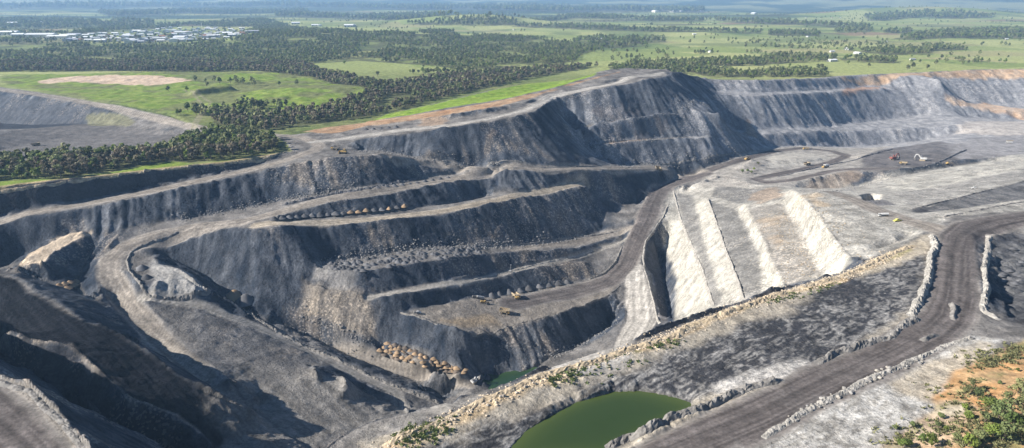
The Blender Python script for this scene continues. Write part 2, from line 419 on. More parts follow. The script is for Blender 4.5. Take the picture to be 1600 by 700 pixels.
def blur(a, k=1):
    for _ in range(k):
        p = np.pad(a, 1, mode='edge')
        a = (p[:-2, 1:-1] + p[2:, 1:-1] + p[1:-1, :-2] + p[1:-1, 2:] + 2 * a) / 6.0
    return a
zb = blur(zb, 2)
Z[:NEAR_N, S0:S0 + NM] = zb
# the coarse flanks go on from the edge of the traced field
for k in range(S0):
    w = sstep(0, 0.4, side[S0 - 1 - k]); Z[:NEAR_N, k] = zb[:, 0] * (1 - w) + Z[:NEAR_N, k] * w
    w = sstep(0, 0.4, side[k]); Z[:NEAR_N, S0 + NM + k] = zb[:, -1] * (1 - w) + Z[:NEAR_N, S0 + NM + k] * w
Z0 = Z.copy()

def gridpos(x, y):
    r = np.hypot(x, y); t = np.arctan2(x, y)
    fi = np.where(r <= rad_near[-1], (np.log(np.maximum(r, R0)) - LR0) / DS, NEAR_N - 1 + np.log(np.maximum(r, R0) / rad_near[-1]) / FS)
    fj = np.interp(t, th, np.arange(NT))
    return np.clip(fi, 0, NR - 1.001), np.clip(fj, 0, NT - 1.001)
def height(x, y, F=None):
    F = Z if F is None else F
    fi, fj = gridpos(np.asarray(x, float), np.asarray(y, float))
    i = fi.astype(int); j = fj.astype(int); a = fi - i; b = fj - j
    return F[i, j] * (1 - a) * (1 - b) + F[i + 1, j] * a * (1 - b) + F[i, j + 1] * (1 - a) * b + F[i + 1, j + 1] * a * b
_T = 130.0 * np.exp(np.arange(0, math.log(17500 / 130.0), 0.0012))
def hit(px, py, F=None):
    """where the line of sight through a photograph pixel meets the ground"""
    d = ray(px, py)
    x = d[0] * _T; y = d[1] * _T; z = CAM_H + d[2] * _T
    g = height(x, y, F) - z
    k = int(np.argmax(g > 0)) if (g > 0).any() else len(_T) - 1
    t = _T[k]
    if k > 0 and g[k] > 0:
        t = _T[k-1] + (_T[k] - _T[k-1]) * (-g[k-1]) / (g[k] - g[k-1] + 1e-9)
    return (d[0] * t, d[1] * t, CAM_H + d[2] * t)
def hits(s, F=None):
    return [hit(p[0], p[1], F) for p in (pts(s) if isinstance(s, str) else s)]
# ------------------------------------------------------------------ relief on the banks, then what each place is made of
def gradient(F):
    dr = np.gradient(F, axis=0) / np.gradient(rad)[:, None]
    dt = np.gradient(F, axis=1) / np.gradient(th)[None, :] / rad[:, None]
    s, c = np.sin(th)[None, :], np.cos(th)[None, :]
    return dr * s + dt * c, dr * c - dt * s
NN = NEAR_N
X, Y = GX[:NN], GY[:NN]
gx, gy = gradient(Z0)
gx, gy = gx[:NN], gy[:NN]
slope = np.hypot(gx, gy)
sgx, sgy = blur(gx, 10), blur(gy, 10)
steep = sstep(0.20, 0.50, blur(slope, 2))
minepoly = inside(MINE, X, Y) | inside(OLD, X, Y)

ROADS = [  # name of use, pixel line, width m, tone
    ('right', '1040,715 1070,700 1180,655 1300,595 1400,548 1455,518 1480,495 1491,465 1493,420 1494,392 1500,371 1518,357 1550,347 1600,339 1660,334', 26, 'dark'),
    ('right', '1490,405 1487,382 1478,366 1458,355 1420,345 1370,328 1330,310 1300,300', 17, 'mid'),
    ('pit', '1100,272 1060,284 1030,298 1018,320 1008,345 995,372 985,395 975,415 950,440 900,455 850,465 800,474', 24, 'dark'),
    ('pit', '596,241 650,249 700,257 760,262.5 850,264.5 950,263 1028,262 1100,268', 17, 'mid'),
    ('pit', '1080,274 1110,266 1165,248 1210,236 1255,231 1300,236 1322,243 1300,253 1250,265 1200,275 1180,280 1200,285 1240,281 1300,267 1340,264 1400,263', 16, 'dark'),
    ('ramp', '490,222 560,213 620,204.5 700,196 760,186 815,174 840,163 862,150 900,143 960,131 1000,119 1035,115', 15, 'white'),
    ('left', '-60,359 0,347 40,334 130,319 250,296 360,272 450,250 490,236 500,228 470,214 430,211 310,199 250,187 180,169 120,157 0,140 -60,133', 15, 'mid'),
    ('left', '770,267 680,284 600,297 500,314 430,333 380,346 300,357 240,372 190,388 172,405 170,430 182,455 215,495 260,540 320,590', 17, 'mid'),
    ('left', '400,352 500,348 600,341 700,328 800,308 860,297 915,286', 12, 'tan'),
    ('left', '215,468 320,478 400,510 460,538 540,577 620,612 690,640', 8, 'pale'),
    ('pit', '575,465 640,454 725,441 800,424 850,412 900,402 940,387 978,373', 7, 'pale'),
    ('pit', '800,389 850,384 900,379 950,365 988,354', 12, 'mid'),
    ('corner', '-80,606 -30,649 16,694 58,742', 27, 'dark'),
    ('pit', '520,545 580,563 650,576 700,590 735,602', 9, 'mid'),
    ('pit', '1000,425 1000,460 1003,500 985,530 940,555 900,565', 26, 'white'),
]
TONE = {'dark': (.118, .102, .094), 'mid': (.245, .215, .182), 'pale': (.30, .275, .24), 'tan': (.35, .295, .225), 'white': (.34, .315, .28)}
road_w = np.zeros(X.shape, np.float32)
road_col = np.zeros(X.shape + (3,), np.float32)
road_dust = np.zeros(X.shape, np.float32)
for k, (_, s, w, tone) in enumerate(ROADS):
    line = hits(s, Z0)
    D, A, SG = line_dist(line, X, Y, w)
    half = w * 0.5 * (0.92 + 0.2 * vnoise(A / 23.0, SG * 3.0, 60 + k))
    wt = 1 - sstep(half - 1.6, half + 1.2, D)
    off = D * SG
    lanes = 0.5 + 0.5 * np.cos((off / w) * 2 * math.pi * 3.2 + 3 * vnoise(A / 140.0, A * 0, 70 + k))
    tracks = fbm(off / 0.9, A / 70.0, 80 + k, 3)
    tint = 0.66 + 0.42 * lanes * vnoise(A / 90.0, off / 7.0, 90 + k) + 0.95 * (tracks - 0.38)
    c = np.array(TONE[tone])[None, None, :] * tint[..., None]
    edge = sstep(half * 0.62, half * 1.0, D)[..., None] * 0.55
    c = c * (1 - edge) + np.array((.29, .265, .235)) * edge
    m = wt[..., None] > road_w[..., None]
    road_col = np.where(m, c, road_col)
    road_w = np.maximum(road_w, wt)

# furrows run down the fall line: sixteen orientations blended
ang = np.arctan2(sgy, sgx)
rill = np.zeros(X.shape, np.float32); fan = np.zeros(X.shape, np.float32); strk = np.zeros(X.shape, np.float32); wsum = np.zeros(X.shape, np.float32)
KB = 16
act = steep > 0.02
xa, ya, aa = X[act], Y[act], ang[act]
ra = np.zeros(xa.shape, np.float32); fa = ra.copy(); ka = ra.copy(); wa = ra.copy()
for b in range(KB):
    phi = 2 * math.pi * b / KB
    dd = np.abs((aa - phi + math.pi) % (2 * math.pi) - math.pi)
    w = np.clip(1 - dd / (2 * math.pi / KB), 0, 1) ** 1.5
    m = w > 0
    if not m.any(): continue
    s = -xa[m] * math.sin(phi) + ya[m] * math.cos(phi); t = xa[m] * math.cos(phi) + ya[m] * math.sin(phi)
    s2 = s + 5.0 * (vnoise(s / 30, t / 30, 7) - .5)
    r = fbm(s2 / 4.5, t / 45.0, 101, 4, .58)
    f = 1 - np.abs(2 * vnoise(s2 / 24.0, t / 150.0, 131) - 1)
    f2 = 1 - np.abs(2 * vnoise(s2 / 58.0, t / 200.0, 171) - 1)
    q = fbm(s2 / 6.0, t / 70.0, 151, 4, .6)
    ra[m] += w[m] * r; fa[m] += w[m] * (0.6 * f + 0.7 * f2); ka[m] += w[m] * q; wa[m] += w[m]
wa = np.maximum(wa, 1e-6)
rill[act] = ra / wa; fan[act] = fa / wa; strk[act] = ka / wa
near = 1.0
steepm = steep * (1 - road_w) * minepoly
rough = fbm(X / 7.0, Y / 7.0, 211, 4) - 0.5
rough2 = fbm(X / 28.0, Y / 28.0, 231, 3) - 0.5
DZ = steepm * ((rill - 0.5) * 3.9 * (.25 + .75 * sstep(.38, .60, fbm(X / 70.0, Y / 70.0, 711, 3))) + (fan - 0.6) * 5.6 + rough * 2.6)
DZ += (1 - steepm) * (1 - road_w) * np.where(minepoly, 1.0, 0.25) * (rough * 1.1 + rough2 * 1.0)
DZ += road_w * (fbm(X / 3.0, Y / 3.0, 251, 2) - 0.5) * 0.12
# level surfaces stay level where water lies
pw = [hit(p[0], p[1], Z0) for p in pond_edge]
pond_in = inside([P(p[0], p[1], POND_Z) for p in pond_edge], X, Y)
DZ = np.where(pond_in, DZ * 0.2 - 0.4, DZ)

# ------------------------------------------------------------------ zones: traced patches of ground, as outlines on the land
COL = np.zeros(X.shape + (3,), np.float32)
RUB = np.zeros(X.shape, np.float32)
JX = (fbm(X / 14.0, Y / 14.0, 301, 3) - 0.5); JB = (fbm(X / 60.0, Y / 60.0, 331, 3) - 0.5)
def zone(s, soft=3.0, jit=10.0):
    poly = hits(s, Z0) if isinstance(s, str) else s
    m = inside(poly, X, Y)
    D, _, _ = line_dist(list(poly) + [poly[0]], X, Y, soft * 2 + jit + 4)
    sd = np.where(m, D, -D) + JX * jit + JB * jit
    return sstep(-soft, soft, np.clip(sd, -1e3, 1e3)) * (m | (D < soft * 2 + jit + 4))
def paint(w, col, k=1.0):
    global COL
    w = (w * k)[..., None]
    COL = COL * (1 - w) + np.asarray(col, np.float32) * w
def mixc(a, b, t):
    t = np.clip(t, 0, 1)[..., None]
    return np.asarray(a, np.float32) * (1 - t) + np.asarray(b, np.float32) * t
n1_ = fbm(X / 40.0, Y / 40.0, 401, 4); n2_ = fbm(X / 11.0, Y / 11.0, 421, 4); n3_ = fbm(X / 150.0, Y / 150.0, 441, 3)
# spoil: blue grey banks with the blue of shade added, dusty flats, warmer tips here and there
spoil = mixc((.024, .031, .044), (.150, .155, .166), 2.1 * (strk - 0.38) * (.35 + .65 * sstep(.38, .60, fbm(X / 70.0, Y / 70.0, 711, 3))) + 0.55 * (n2_ - .4) + .5 * (n1_ - .35))  # dark end of the streaks stands in for shaded furrows
warm = sstep(0.56, 0.70, 0.55 * n1_ + 0.45 * strk)
spoil = mixc(spoil, (.20, .16, .12), warm * 0.5)
flat = mixc((.105, .097, .090), (.225, .208, .19), 1.6 * (n2_ - 0.22))
COL = np.where(steep[..., None] > 0, spoil * steep[..., None] + flat * (1 - steep[..., None]), flat)
RUB = steep * (0.05 + 0.75 * sstep(.50, .68, n1_))
# natural land
dry = mixc((.105, .135, .042), (.175, .180, .075), 2.0 * (n1_ - 0.3))
dry = mixc(dry, (.07, .085, .035), sstep(0.56, 0.68, n2_) * 0.7)
COL = np.where(minepoly[..., None], COL, dry)
RUB = np.where(minepoly, RUB, 0)
lush = mixc((.120, .185, .026), (.215, .250, .058), 1.8 * (n2_ - 0.25))
G = zone('0,134 0,116 100,116 300,112 420,112 500,124 570,138 605,152 560,163 480,172 400,172 340,172 300,180 200,163 120,149', 6, 20); paint(G, mixc(lush, (.135, .140, .060), sstep(.44, .60, .6 * n1_ + .4 * n3_) * .9), .95)
paint(zone('578,189 600,180 690,160 760,143 830,130 900,124 945,110 930,118 870,136 800,152 700,168 640,180', 3, 6), mixc((.13, .215, .022), (.22, .275, .05), 1.8 * (n2_ - .25)))
paint(zone('-60,286 0,284 100,280 180,268 225,259 262,256 300,257 350,251 430,241 350,253 250,263 130,278 0,293 -60,298', 2, 4), lush)
paint(zone('225,264 262,253 300,255 262,263', 3, 4), lush)
paint(zone('105,120 160,117 240,118 285,122 300,126 265,131 230,133 170,131 120,128 60,131 60,126', 3, 12), mixc((.42, .29, .19), (.52, .42, .32), n2_))
paint(zone('470,206 560,193 640,181 700,171 760,161 800,154 870,138 930,121 970,111 960,116 900,131 830,152 780,166 700,179 640,189 575,197 520,209', 3, 8), mixc((.27, .155, .085), (.36, .26, .17), 1.5 * (n2_ - .2)))
paint(zone('0,291 130,276 250,262 350,252 430,240 450,236 440,240 350,254 250,264.5 130,279.5 0,295.5', 1.2, 2), (.36, .265, .17), .8)
# old pit
paint(zone('-100,150 0,150 120,166 190,180 200,195 120,196 0,202 -100,200', 4, 8), mixc((.036, .041, .052), (.095, .097, .105), strk), .9)
for s in ('-60,172 0,172 100,176 180,184 180,188 100,181 0,178 -60,178', '-60,218 60,214 130,206 180,200 184,204 130,211 60,220 -60,226'):
    paint(zone(s, 2, 4), (.07, .072, .08), .7)
paint(zone('-100,205 0,205 130,194 200,196 280,208 290,212 250,236 150,243 0,250 -100,258', 4, 10), mixc((.082, .075, .071), (.165, .153, .145), .5 * n2_ + .5 * fbm(X / 60.0, Y / 9.0, 655, 3)), .9)
paint(zone('130,178 190,178 215,190 200,197 140,196', 3, 8), (.20, .19, .10), .6)
# the long grey wall behind, paler to the right, tone raised to look sunlit
paint(zone('1100,122 1240,124 1330,118 1470,110 1660,106 1660,245 1500,240 1400,234 1340,233 1200,232 1130,243 1060,250 1075,200', 12, 20), mixc((.175, .175, .185), (.42, .405, .395), 1.5 * (strk - .26) * steep + (1 - steep) * n2_), .85)
paint(zone('1310,123 1390,116 1470,111 1560,108 1660,107 1660,125 1560,122 1470,121 1400,123', 4, 14), mixc((.46, .27, .13), (.42, .33, .24), n2_), .85)
paint(zone('1478,155 1540,162 1660,170 1660,184 1560,176 1490,166', 4, 12), mixc((.52, .31, .16), (.50, .42, .34), n2_), .85)
paint(zone('1315,139 1350,136 1382,138 1350,146 1315,152', 4, 12), (.36, .21, .13), .7)
for s in ('930,178 990,170 1010,176 950,190', '950,212 1005,206 1015,220 950,232', '1130,196 1170,192 1180,206 1140,212', '1010,196 1040,193 1045,206 1015,208', '655,186 690,180 700,196 670,199', '760,196 785,193 790,212 765,214'):
    paint(zone(s, 4, 16), (.30, .205, .13), .6)
paint(zone('868,158 930,141 1044,119 1110,124 1165,190 1172,232 1060,250 960,261 905,245', 6, 12), mixc((.06, .068, .084), (.26, .262, .27), 1.7 * (strk - .34) + .5 * (n1_ - .4)), .75 * sstep(.1, .4, steep))  # tone lightened so this wall looks sunlit beside the shaded left walls
# digging floor and roads' surroundings right
paint(zone('1345,246 1400,230 1460,222 1500,226 1520,236 1500,250 1440,262 1350,262', 4, 16), mixc((.075, .07, .072), (.17, .155, .15), n2_), .85)
paint(zone('1480,226 1560,212 1660,205 1660,236 1560,246 1500,250', 6, 16), mixc((.22, .205, .20), (.30, .285, .275), n2_), .8)
paint(zone('1500,190 1660,186 1660,210 1560,212 1500,206', 6, 20), mixc((.33, .29, .25), (.44, .40, .36), n2_), .8)
# pale sandstone benches
pale = mixc((.205, .192, .168), (.415, .39, .345), 1.9 * (.6 * n2_ + .4 * fbm(X / 4.0, Y / 4.0, 661, 3) - .26))
PZ = zone('1042,300 1060,292 1110,284 1140,270 1170,287 1230,290 1250,282 1300,278 1340,290 1400,272 1500,258 1600,240 1660,236 1660,330 1540,333 1475,342 1470,352 1455,366 1448,362 1425,376 1360,404 1312,424 1250,443 1200,458 1137,480 1085,497 1058,440 1046,400 1036,358', 3, 6)
paint(PZ, pale)
RUB = np.where(PZ > .5, 0.25 + .5 * sstep(.5, .7, n1_), RUB)
WF = mixc((.285, .268, .232), (.43, .405, .352), 1.5 * (n2_ - .2))
for s in ('1228,288 1255,310 1285,350 1332,415 1287,427 1245,350 1222,318', '1162,318 1180,350 1200,400 1225,450 1212,457 1186,400 1167,352 1150,330', '1105,310 1120,350 1136,397 1150,432 1162,469 1125,474 1110,417 1090,350 1078,310', '1052,298 1066,350 1077,375 1095,417 1115,480 1075,505 1057,432 1046,400 1036,364'):
    paint(zone(s, 1.5, 3), WF, .9)  # faces turned to the sun painted whiter, as if brightly lit
paint(zone('1380,285 1440,272 1500,260 1560,250 1660,236 1660,262 1560,272 1500,284 1440,296 1390,300', 4, 12), WF, .6)
bench = mixc((.125, .12, .113), (.19, .182, .17), 1.6 * (n2_ - .25))
for s in ('1056,300 1085,305 1093,350 1112,417 1127,474 1116,480 1096,417 1078,375 1068,350', '1108,312 1150,330 1167,352 1186,400 1212,457 1164,469 1152,432 1138,397 1122,350', '1120,290 1220,296 1222,312 1160,318 1110,308'):
    paint(zone(s, 2, 3), bench, .85)
paint(zone('1165,330 1222,318 1245,350 1287,427 1227,448 1202,400 1182,352', 2, 3), mixc((.165, .155, .14), (.27, .245, .215), n2_), .8)
paint(zone('1190,345 1220,340 1235,375 1215,390', 6, 26), (.36, .27, .18), .5)
paint(zone('1245,312 1280,305 1300,320 1270,330', 5, 26), (.40, .30, .19), .55)
paint(zone('1165,305 1215,292 1222,306 1190,316', 3, 14), (.28, .21, .15), .6)
paint(zone('1425,327 1480,314 1540,298 1660,275 1660,304 1540,320 1480,329 1432,332', 2, 5), mixc((.050, .050, .056), (.17, .165, .16), 1.6 * (n2_ - .25)), .9)
HOLE = zone('1346,305 1362,302 1378,304 1372,312 1352,313', 1.5, 2)
ROWS = zone('1395,302 1440,297 1500,286 1570,270 1660,254 1660,272 1540,294 1480,310 1425,322', 4, 6)
paint(ROWS, mixc((.19, .18, .165), (.33, .31, .28), n2_), .7)
paint(zone('1345,306 1380,312 1400,320 1370,322 1350,315', 2, 5), (.12, .115, .12), .8)
for s in ('1250,275 1300,268 1340,266 1350,276 1320,292 1270,296', '1150,243 1190,240 1200,250 1175,262 1150,256'):
    paint(zone(s, 3, 8), mixc((.25, .19, .14), (.36, .30, .24), n2_), .7)
paint(zone('1090,290 1105,268 1150,246 1200,231 1260,225 1340,231 1400,228 1345,246 1350,262 1300,274 1240,292 1150,292', 3, 6), mixc((.235, .215, .19), (.34, .315, .28), n2_), .9)
paint(zone('1200,245 1240,238 1290,242 1300,247 1250,259 1205,262', 3, 6), (.40, .37, .32), .8)
# foreground plateau: coal dust streaked with pale clay
cu, su = math.cos(math.radians(38)), math.sin(math.radians(38))
U, V = X * cu + Y * su, -X * su + Y * cu
r1_ = 1 - np.abs(2 * fbm(U / 11.0 + JB * 4, V / 3.0 + JX * 3, 501, 4, .6) - 1) * 1.6; r2_ = 1 - np.abs(2 * fbm(U / 5.0, V / 2.0 + JX * 4, 511, 3, .6) - 1) * 1.6
sm = 0.34 * r1_ + 0.22 * r2_ + 0.44 * fbm(X / 26.0, Y / 26.0, 521, 5, .62)
plain_tan = mixc((.27, .235, .185), (.39, .345, .28), 1.5 * (n2_ - .2))
FP = zone('560,690 640,668 700,655 800,605 900,573 1000,540 1075,507 1200,462 1312,430 1395,392 1448,365 1465,365 1460,400 1452,450 1440,490 1400,525 1280,580 1200,612 1100,655 1008,700 980,720 560,720', 2, 3)
paint(FP, plain_tan); RUB = np.where(FP > .5, .15, RUB)
CZ = zone('640,705 700,690 780,655 860,632 920,600 960,578 1040,556 1110,524 1190,492 1270,460 1350,424 1400,405 1448,385 1450,440 1428,488 1350,535 1275,572 1200,592 1130,618 1060,646 1000,678 930,720 640,720', 4, 10)
paint(CZ, mixc((.042, .042, .046), (.30, .285, .265), sstep(.50, .86, sm)))
paint(zone('790,716 825,668 885,632 930,614 1000,606 1062,619 1100,632 1075,650 990,694 940,716', 2, 4), mixc((.06, .055, .046), (.15, .138, .118), n2_), .85)
paint(zone('1100,598 1150,583 1250,565 1265,575 1200,598 1120,622', 3, 8), mixc((.19, .18, .17), (.46, .43, .39), sstep(.35, .65, sm)), .9)
paint(zone('1330,425 1395,395 1440,378 1450,395 1400,415 1345,432', 3, 8), (.46, .39, .29), .8)
# rocky crest of the rim
RZ = zone('600,700 630,680 680,664 740,632 800,606 850,585 900,573 940,560 1000,541 1050,526 1137,487 1200,463 1250,448 1312,431 1360,411 1395,393 1425,383 1425,392 1360,420 1312,440 1250,457 1200,473 1137,497 1050,536 1000,552 940,574 900,590 850,605 800,622 740,652 690,676 640,700', 2, 5)
paint(RZ, mixc((.33, .235, .13), (.50, .39, .25), 1.5 * (n2_ - .2)), .85)
RUB = np.maximum(RUB, RZ * 1.0)
paint(RZ, (.13, .15, .045), .55 * sstep(.56, .64, n1_))
paint(zone('505,700 560,670 650,645 745,615 760,612 740,628 650,658 600,675 570,700', 2, 4), (.20, .185, .165), .7)
# right of the haul road
SZ = zone('1130,715 1135,700 1250,642 1330,604 1400,577 1470,542 1515,523 1575,528 1560,545 1500,580 1472,612 1462,640 1420,665 1380,690 1370,720', 2, 4)
paint(SZ, mixc((.27, .25, .22), (.54, .515, .475), 2.2 * (sm - .38))); RUB = np.where(SZ > .5, .08, RUB)
paint(zone('1400,600 1470,560 1530,530 1575,530 1540,560 1480,590 1450,620', 4, 14), mixc((.35, .28, .195), (.45, .39, .30), n2_), .75)
BZ = zone('1370,720 1385,695 1425,668 1464,642 1475,612 1502,582 1560,548 1600,528 1700,516 2100,508 2100,760 1500,760', 2, 6)
orange = mixc((.37, .205, .09), (.42, .295, .165), 1.6 * (n2_ - .25)); paint(BZ, orange)
paint(BZ, mixc((.10, .125, .04), (.24, .22, .09), n2_), .7 * sstep(.53, .62, .5 * n1_ + .5 * n2_))
paint(zone('1380,700 1464,642 1500,640 1480,700', 5, 14), mixc((.33, .26, .18), (.48, .42, .35), n2_), .7)
SK = zone('1545,366 1660,360 1850,355 1850,510 1660,513 1575,503 1556,478 1552,430', 2, 5)
paint(SK, mixc((.050, .050, .055), (.15, .146, .142), 1.5 * (n2_ - .25)))
# coal bench bottom left
CK = zone([P(*p) for p in ck] + [P(*p) for p in reversed(cn)], 2, 4)
U2, V2 = X * math.cos(-.72) + Y * math.sin(-.72), -X * math.sin(-.72) + Y * math.cos(-.72)
paint(CK, mixc((.006, .0066, .009), (.016, .017, .021), sstep(.40, .66, fbm(U2 / 40.0, V2 / 1.5, 541, 4, .6))))
RUB = np.where(CK > .5, .05, RUB)
paint(zone(shifted(cn[:11], -2, dz=0) + list(reversed(shifted(cn[:11], -24, dz=0))), 3, 5), (.024, .024, .028), .9)
paint(zone('0,597 50,607 90,646 140,705 96,704 46,656 0,614', 1.5, 3), mixc((.22, .195, .16), (.33, .29, .245), n2_), .9)
# pit floors
paint(zone('28,417 65,413 90,394 120,377 142,366 125,364 100,367 60,390', 1.5, 3), mixc((.42, .33, .235), (.48, .40, .31), n2_))
paint(zone('640,490 690,475 730,468 800,463 860,450 912,440 945,430 965,446 950,462 912,478 862,495 800,510 762,521 740,524 712,515 680,505', 2, 5), mixc((.155, .135, .115), (.245, .215, .18), .6 * n2_ + .4 * fbm(U / 50.0, V / 3.0, 561, 3)), .9)
paint(zone('690,500 760,492 770,502 720,512', 4, 12), (.30, .225, .14), .6)
paint(zone('860,292 915,281 920,288 850,303 800,311', 2, 4), (.44, .345, .24), .85)
paint(zone('475,442 520,455 575,463 585,500 590,542 535,522 510,506 470,495', 4, 10), mixc((.22, .20, .18), (.28, .23, .17), n2_ * .7 + strk * .5), .75)
paint(zone('497,412 560,405 570,425 540,455 490,440', 4, 10), mixc((.20, .195, .19), (.30, .275, .245), strk + .2), .7)
paint(zone('350,580 420,560 520,590 620,630 690,640 600,660 520,680 440,720 380,720 330,640', 8, 20), mixc((.125, .115, .103), (.255, .235, .21), 2.4 * (.6 * fbm(U2 / 60.0, V2 / 5.0, 581, 4) + .4 * fbm(U2 / 40.0, V2 / 1.2, 583, 3) - .30)), .85)
paint(zone('240,410 300,430 330,455 300,472 240,468', 3, 8), mixc((.33, .31, .28), (.42, .40, .37), n2_), .8)
paint(zone('420,512 500,530 590,556 700,590 737,604 720,615 620,588 560,565 480,540', 4, 8), mixc((.10, .098, .098), (.17, .16, .15), n2_), .7)
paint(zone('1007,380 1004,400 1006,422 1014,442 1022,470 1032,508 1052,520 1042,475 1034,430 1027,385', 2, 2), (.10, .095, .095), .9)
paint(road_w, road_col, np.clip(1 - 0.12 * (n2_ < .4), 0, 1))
# the small hill with its dam and cart tracks
for s in ('300,200 312,178 318,165 305,150 288,140', '305,200 322,170 330,160 312,148 297,140'):
    D, A, SG = line_dist(hits(s, Z0), X, Y, 8)
    paint(1 - sstep(1.0, 2.6, D), (.22, .20, .13), .8)
RUB = RUB * (1 - road_w)
# benches by the strips keep a rough, broken lip; stockpile of tipped loads on the right
DZ = DZ * (1 - .55 * PZ)
DZ += -6.0 * HOLE + ROWS * 1.2 * np.sin((-X * .33 + Y * .94) / 2.6) * vnoise(U / 20.0, V / 9.0, 671) + 3.2 * (fbm(X / 17.0, Y / 17.0, 681, 3) - .5) * zone('1380,285 1440,272 1500,260 1560,250 1660,236 1660,262 1560,272 1500,284 1440,296 1390,300', 4, 6)
DZ += SK * (0.9 * np.abs(np.sin(U / 3.2 + 2 * n2_)) * np.abs(np.sin(V / 3.6)) * 2.2)
DZ += CK * 0.7 * fbm(U2 / 30.0, V2 / 1.6, 601, 3)
DZ += G * (fbm(X / 16.0, Y / 30.0, 621, 3) - .5) * 3.0
WL = zone('-40,300 0,296 130,281 250,266 350,256 440,243 450,246 360,267 250,290 130,314 0,340 -40,346', 2, 1)
DZ = DZ * (1 - .8 * WL) * (1 - .6 * zone('-40,350 40,340 130,327 120,360 60,388 20,412 -40,428', 2, 1))
paint(WL, mixc((.022, .026, .036), (.060, .060, .066), n2_), .95 * sstep(.30, .55, slope))  # left wall darkened and blued in colour to deepen its shadow
Dk, Ak, _ = line_dist([P(*p) for p in ck], X, Y, 20)
DZ += np.exp(-(Dk / 5.0) ** 2) * .32 * np.sin(Ak * 2 * math.pi / 7.0) * (Dk < 20)
Dn, An, _ = line_dist([P(*p) for p in cn[:11]], X, Y, 8)
paint((1 - sstep(.6, 1.8, Dn)) * sstep(.42, .55, vnoise(An / 14.0, An * 0, 641)), (.24, .21, .18), .8)
Z[:NN] += DZ

# far land: paddocks, crops, bare fields, bush
FXX, FYY = GX[NN:], GY[NN:]
fd = np.hypot(FXX, FYY)
def paddocks(x, y, size, rot, seed):
    c, s = math.cos(rot), math.sin(rot)
    wx = x + 160 * (fbm(x / 900., y / 900., seed + 5, 2) - .5); wy = y + 160 * (fbm(x / 900., y / 900., seed + 9, 2) - .5)
    u, v = (wx * c + wy * s) / size, (-wx * s + wy * c) / (size * .62)
    row = np.floor(v)
    u = u + _hash(row, row * 0 + 3, seed) * 3
    return _hash(np.floor(u), row, seed + 1), _hash(np.floor(u), row, seed + 2)
a1, a2 = paddocks(FXX, FYY, 300.0, 0.35, 71)
farc = mixc((.175, .215, .066), (.315, .320, .130), a1)
farc = mixc(farc, (.27, .245, .12), (a2 > .80) * .7)
farc = mixc(farc, (.21, .135, .09), (a2 < .05) * (fd > 3000) * .8)
farc = mixc(farc, (.06, .095, .035), sstep(.5, .68, fbm(FXX / 260., FYY / 260., 75, 4)) * .55)
bush = sstep(.48, .60, fbm(FXX / 1500., FYY / 700., 77, 4) + .10 * sstep(5000, 9000, fd))
farc = mixc(farc, (.030, .045, .022), bush * sstep(4200, 6500, fd) * .9)
rng = sstep(8000, 9500, fd)
farc = mixc(farc, mixc((.050, .068, .036), (.20, .205, .10), sstep(.42, .60, fbm(FXX / 700., FYY / 700., 79, 4))), rng)
ALL = np.concatenate([COL, farc], 0)
RUBA = np.concatenate([RUB, np.zeros(FXX.shape, np.float32)], 0)
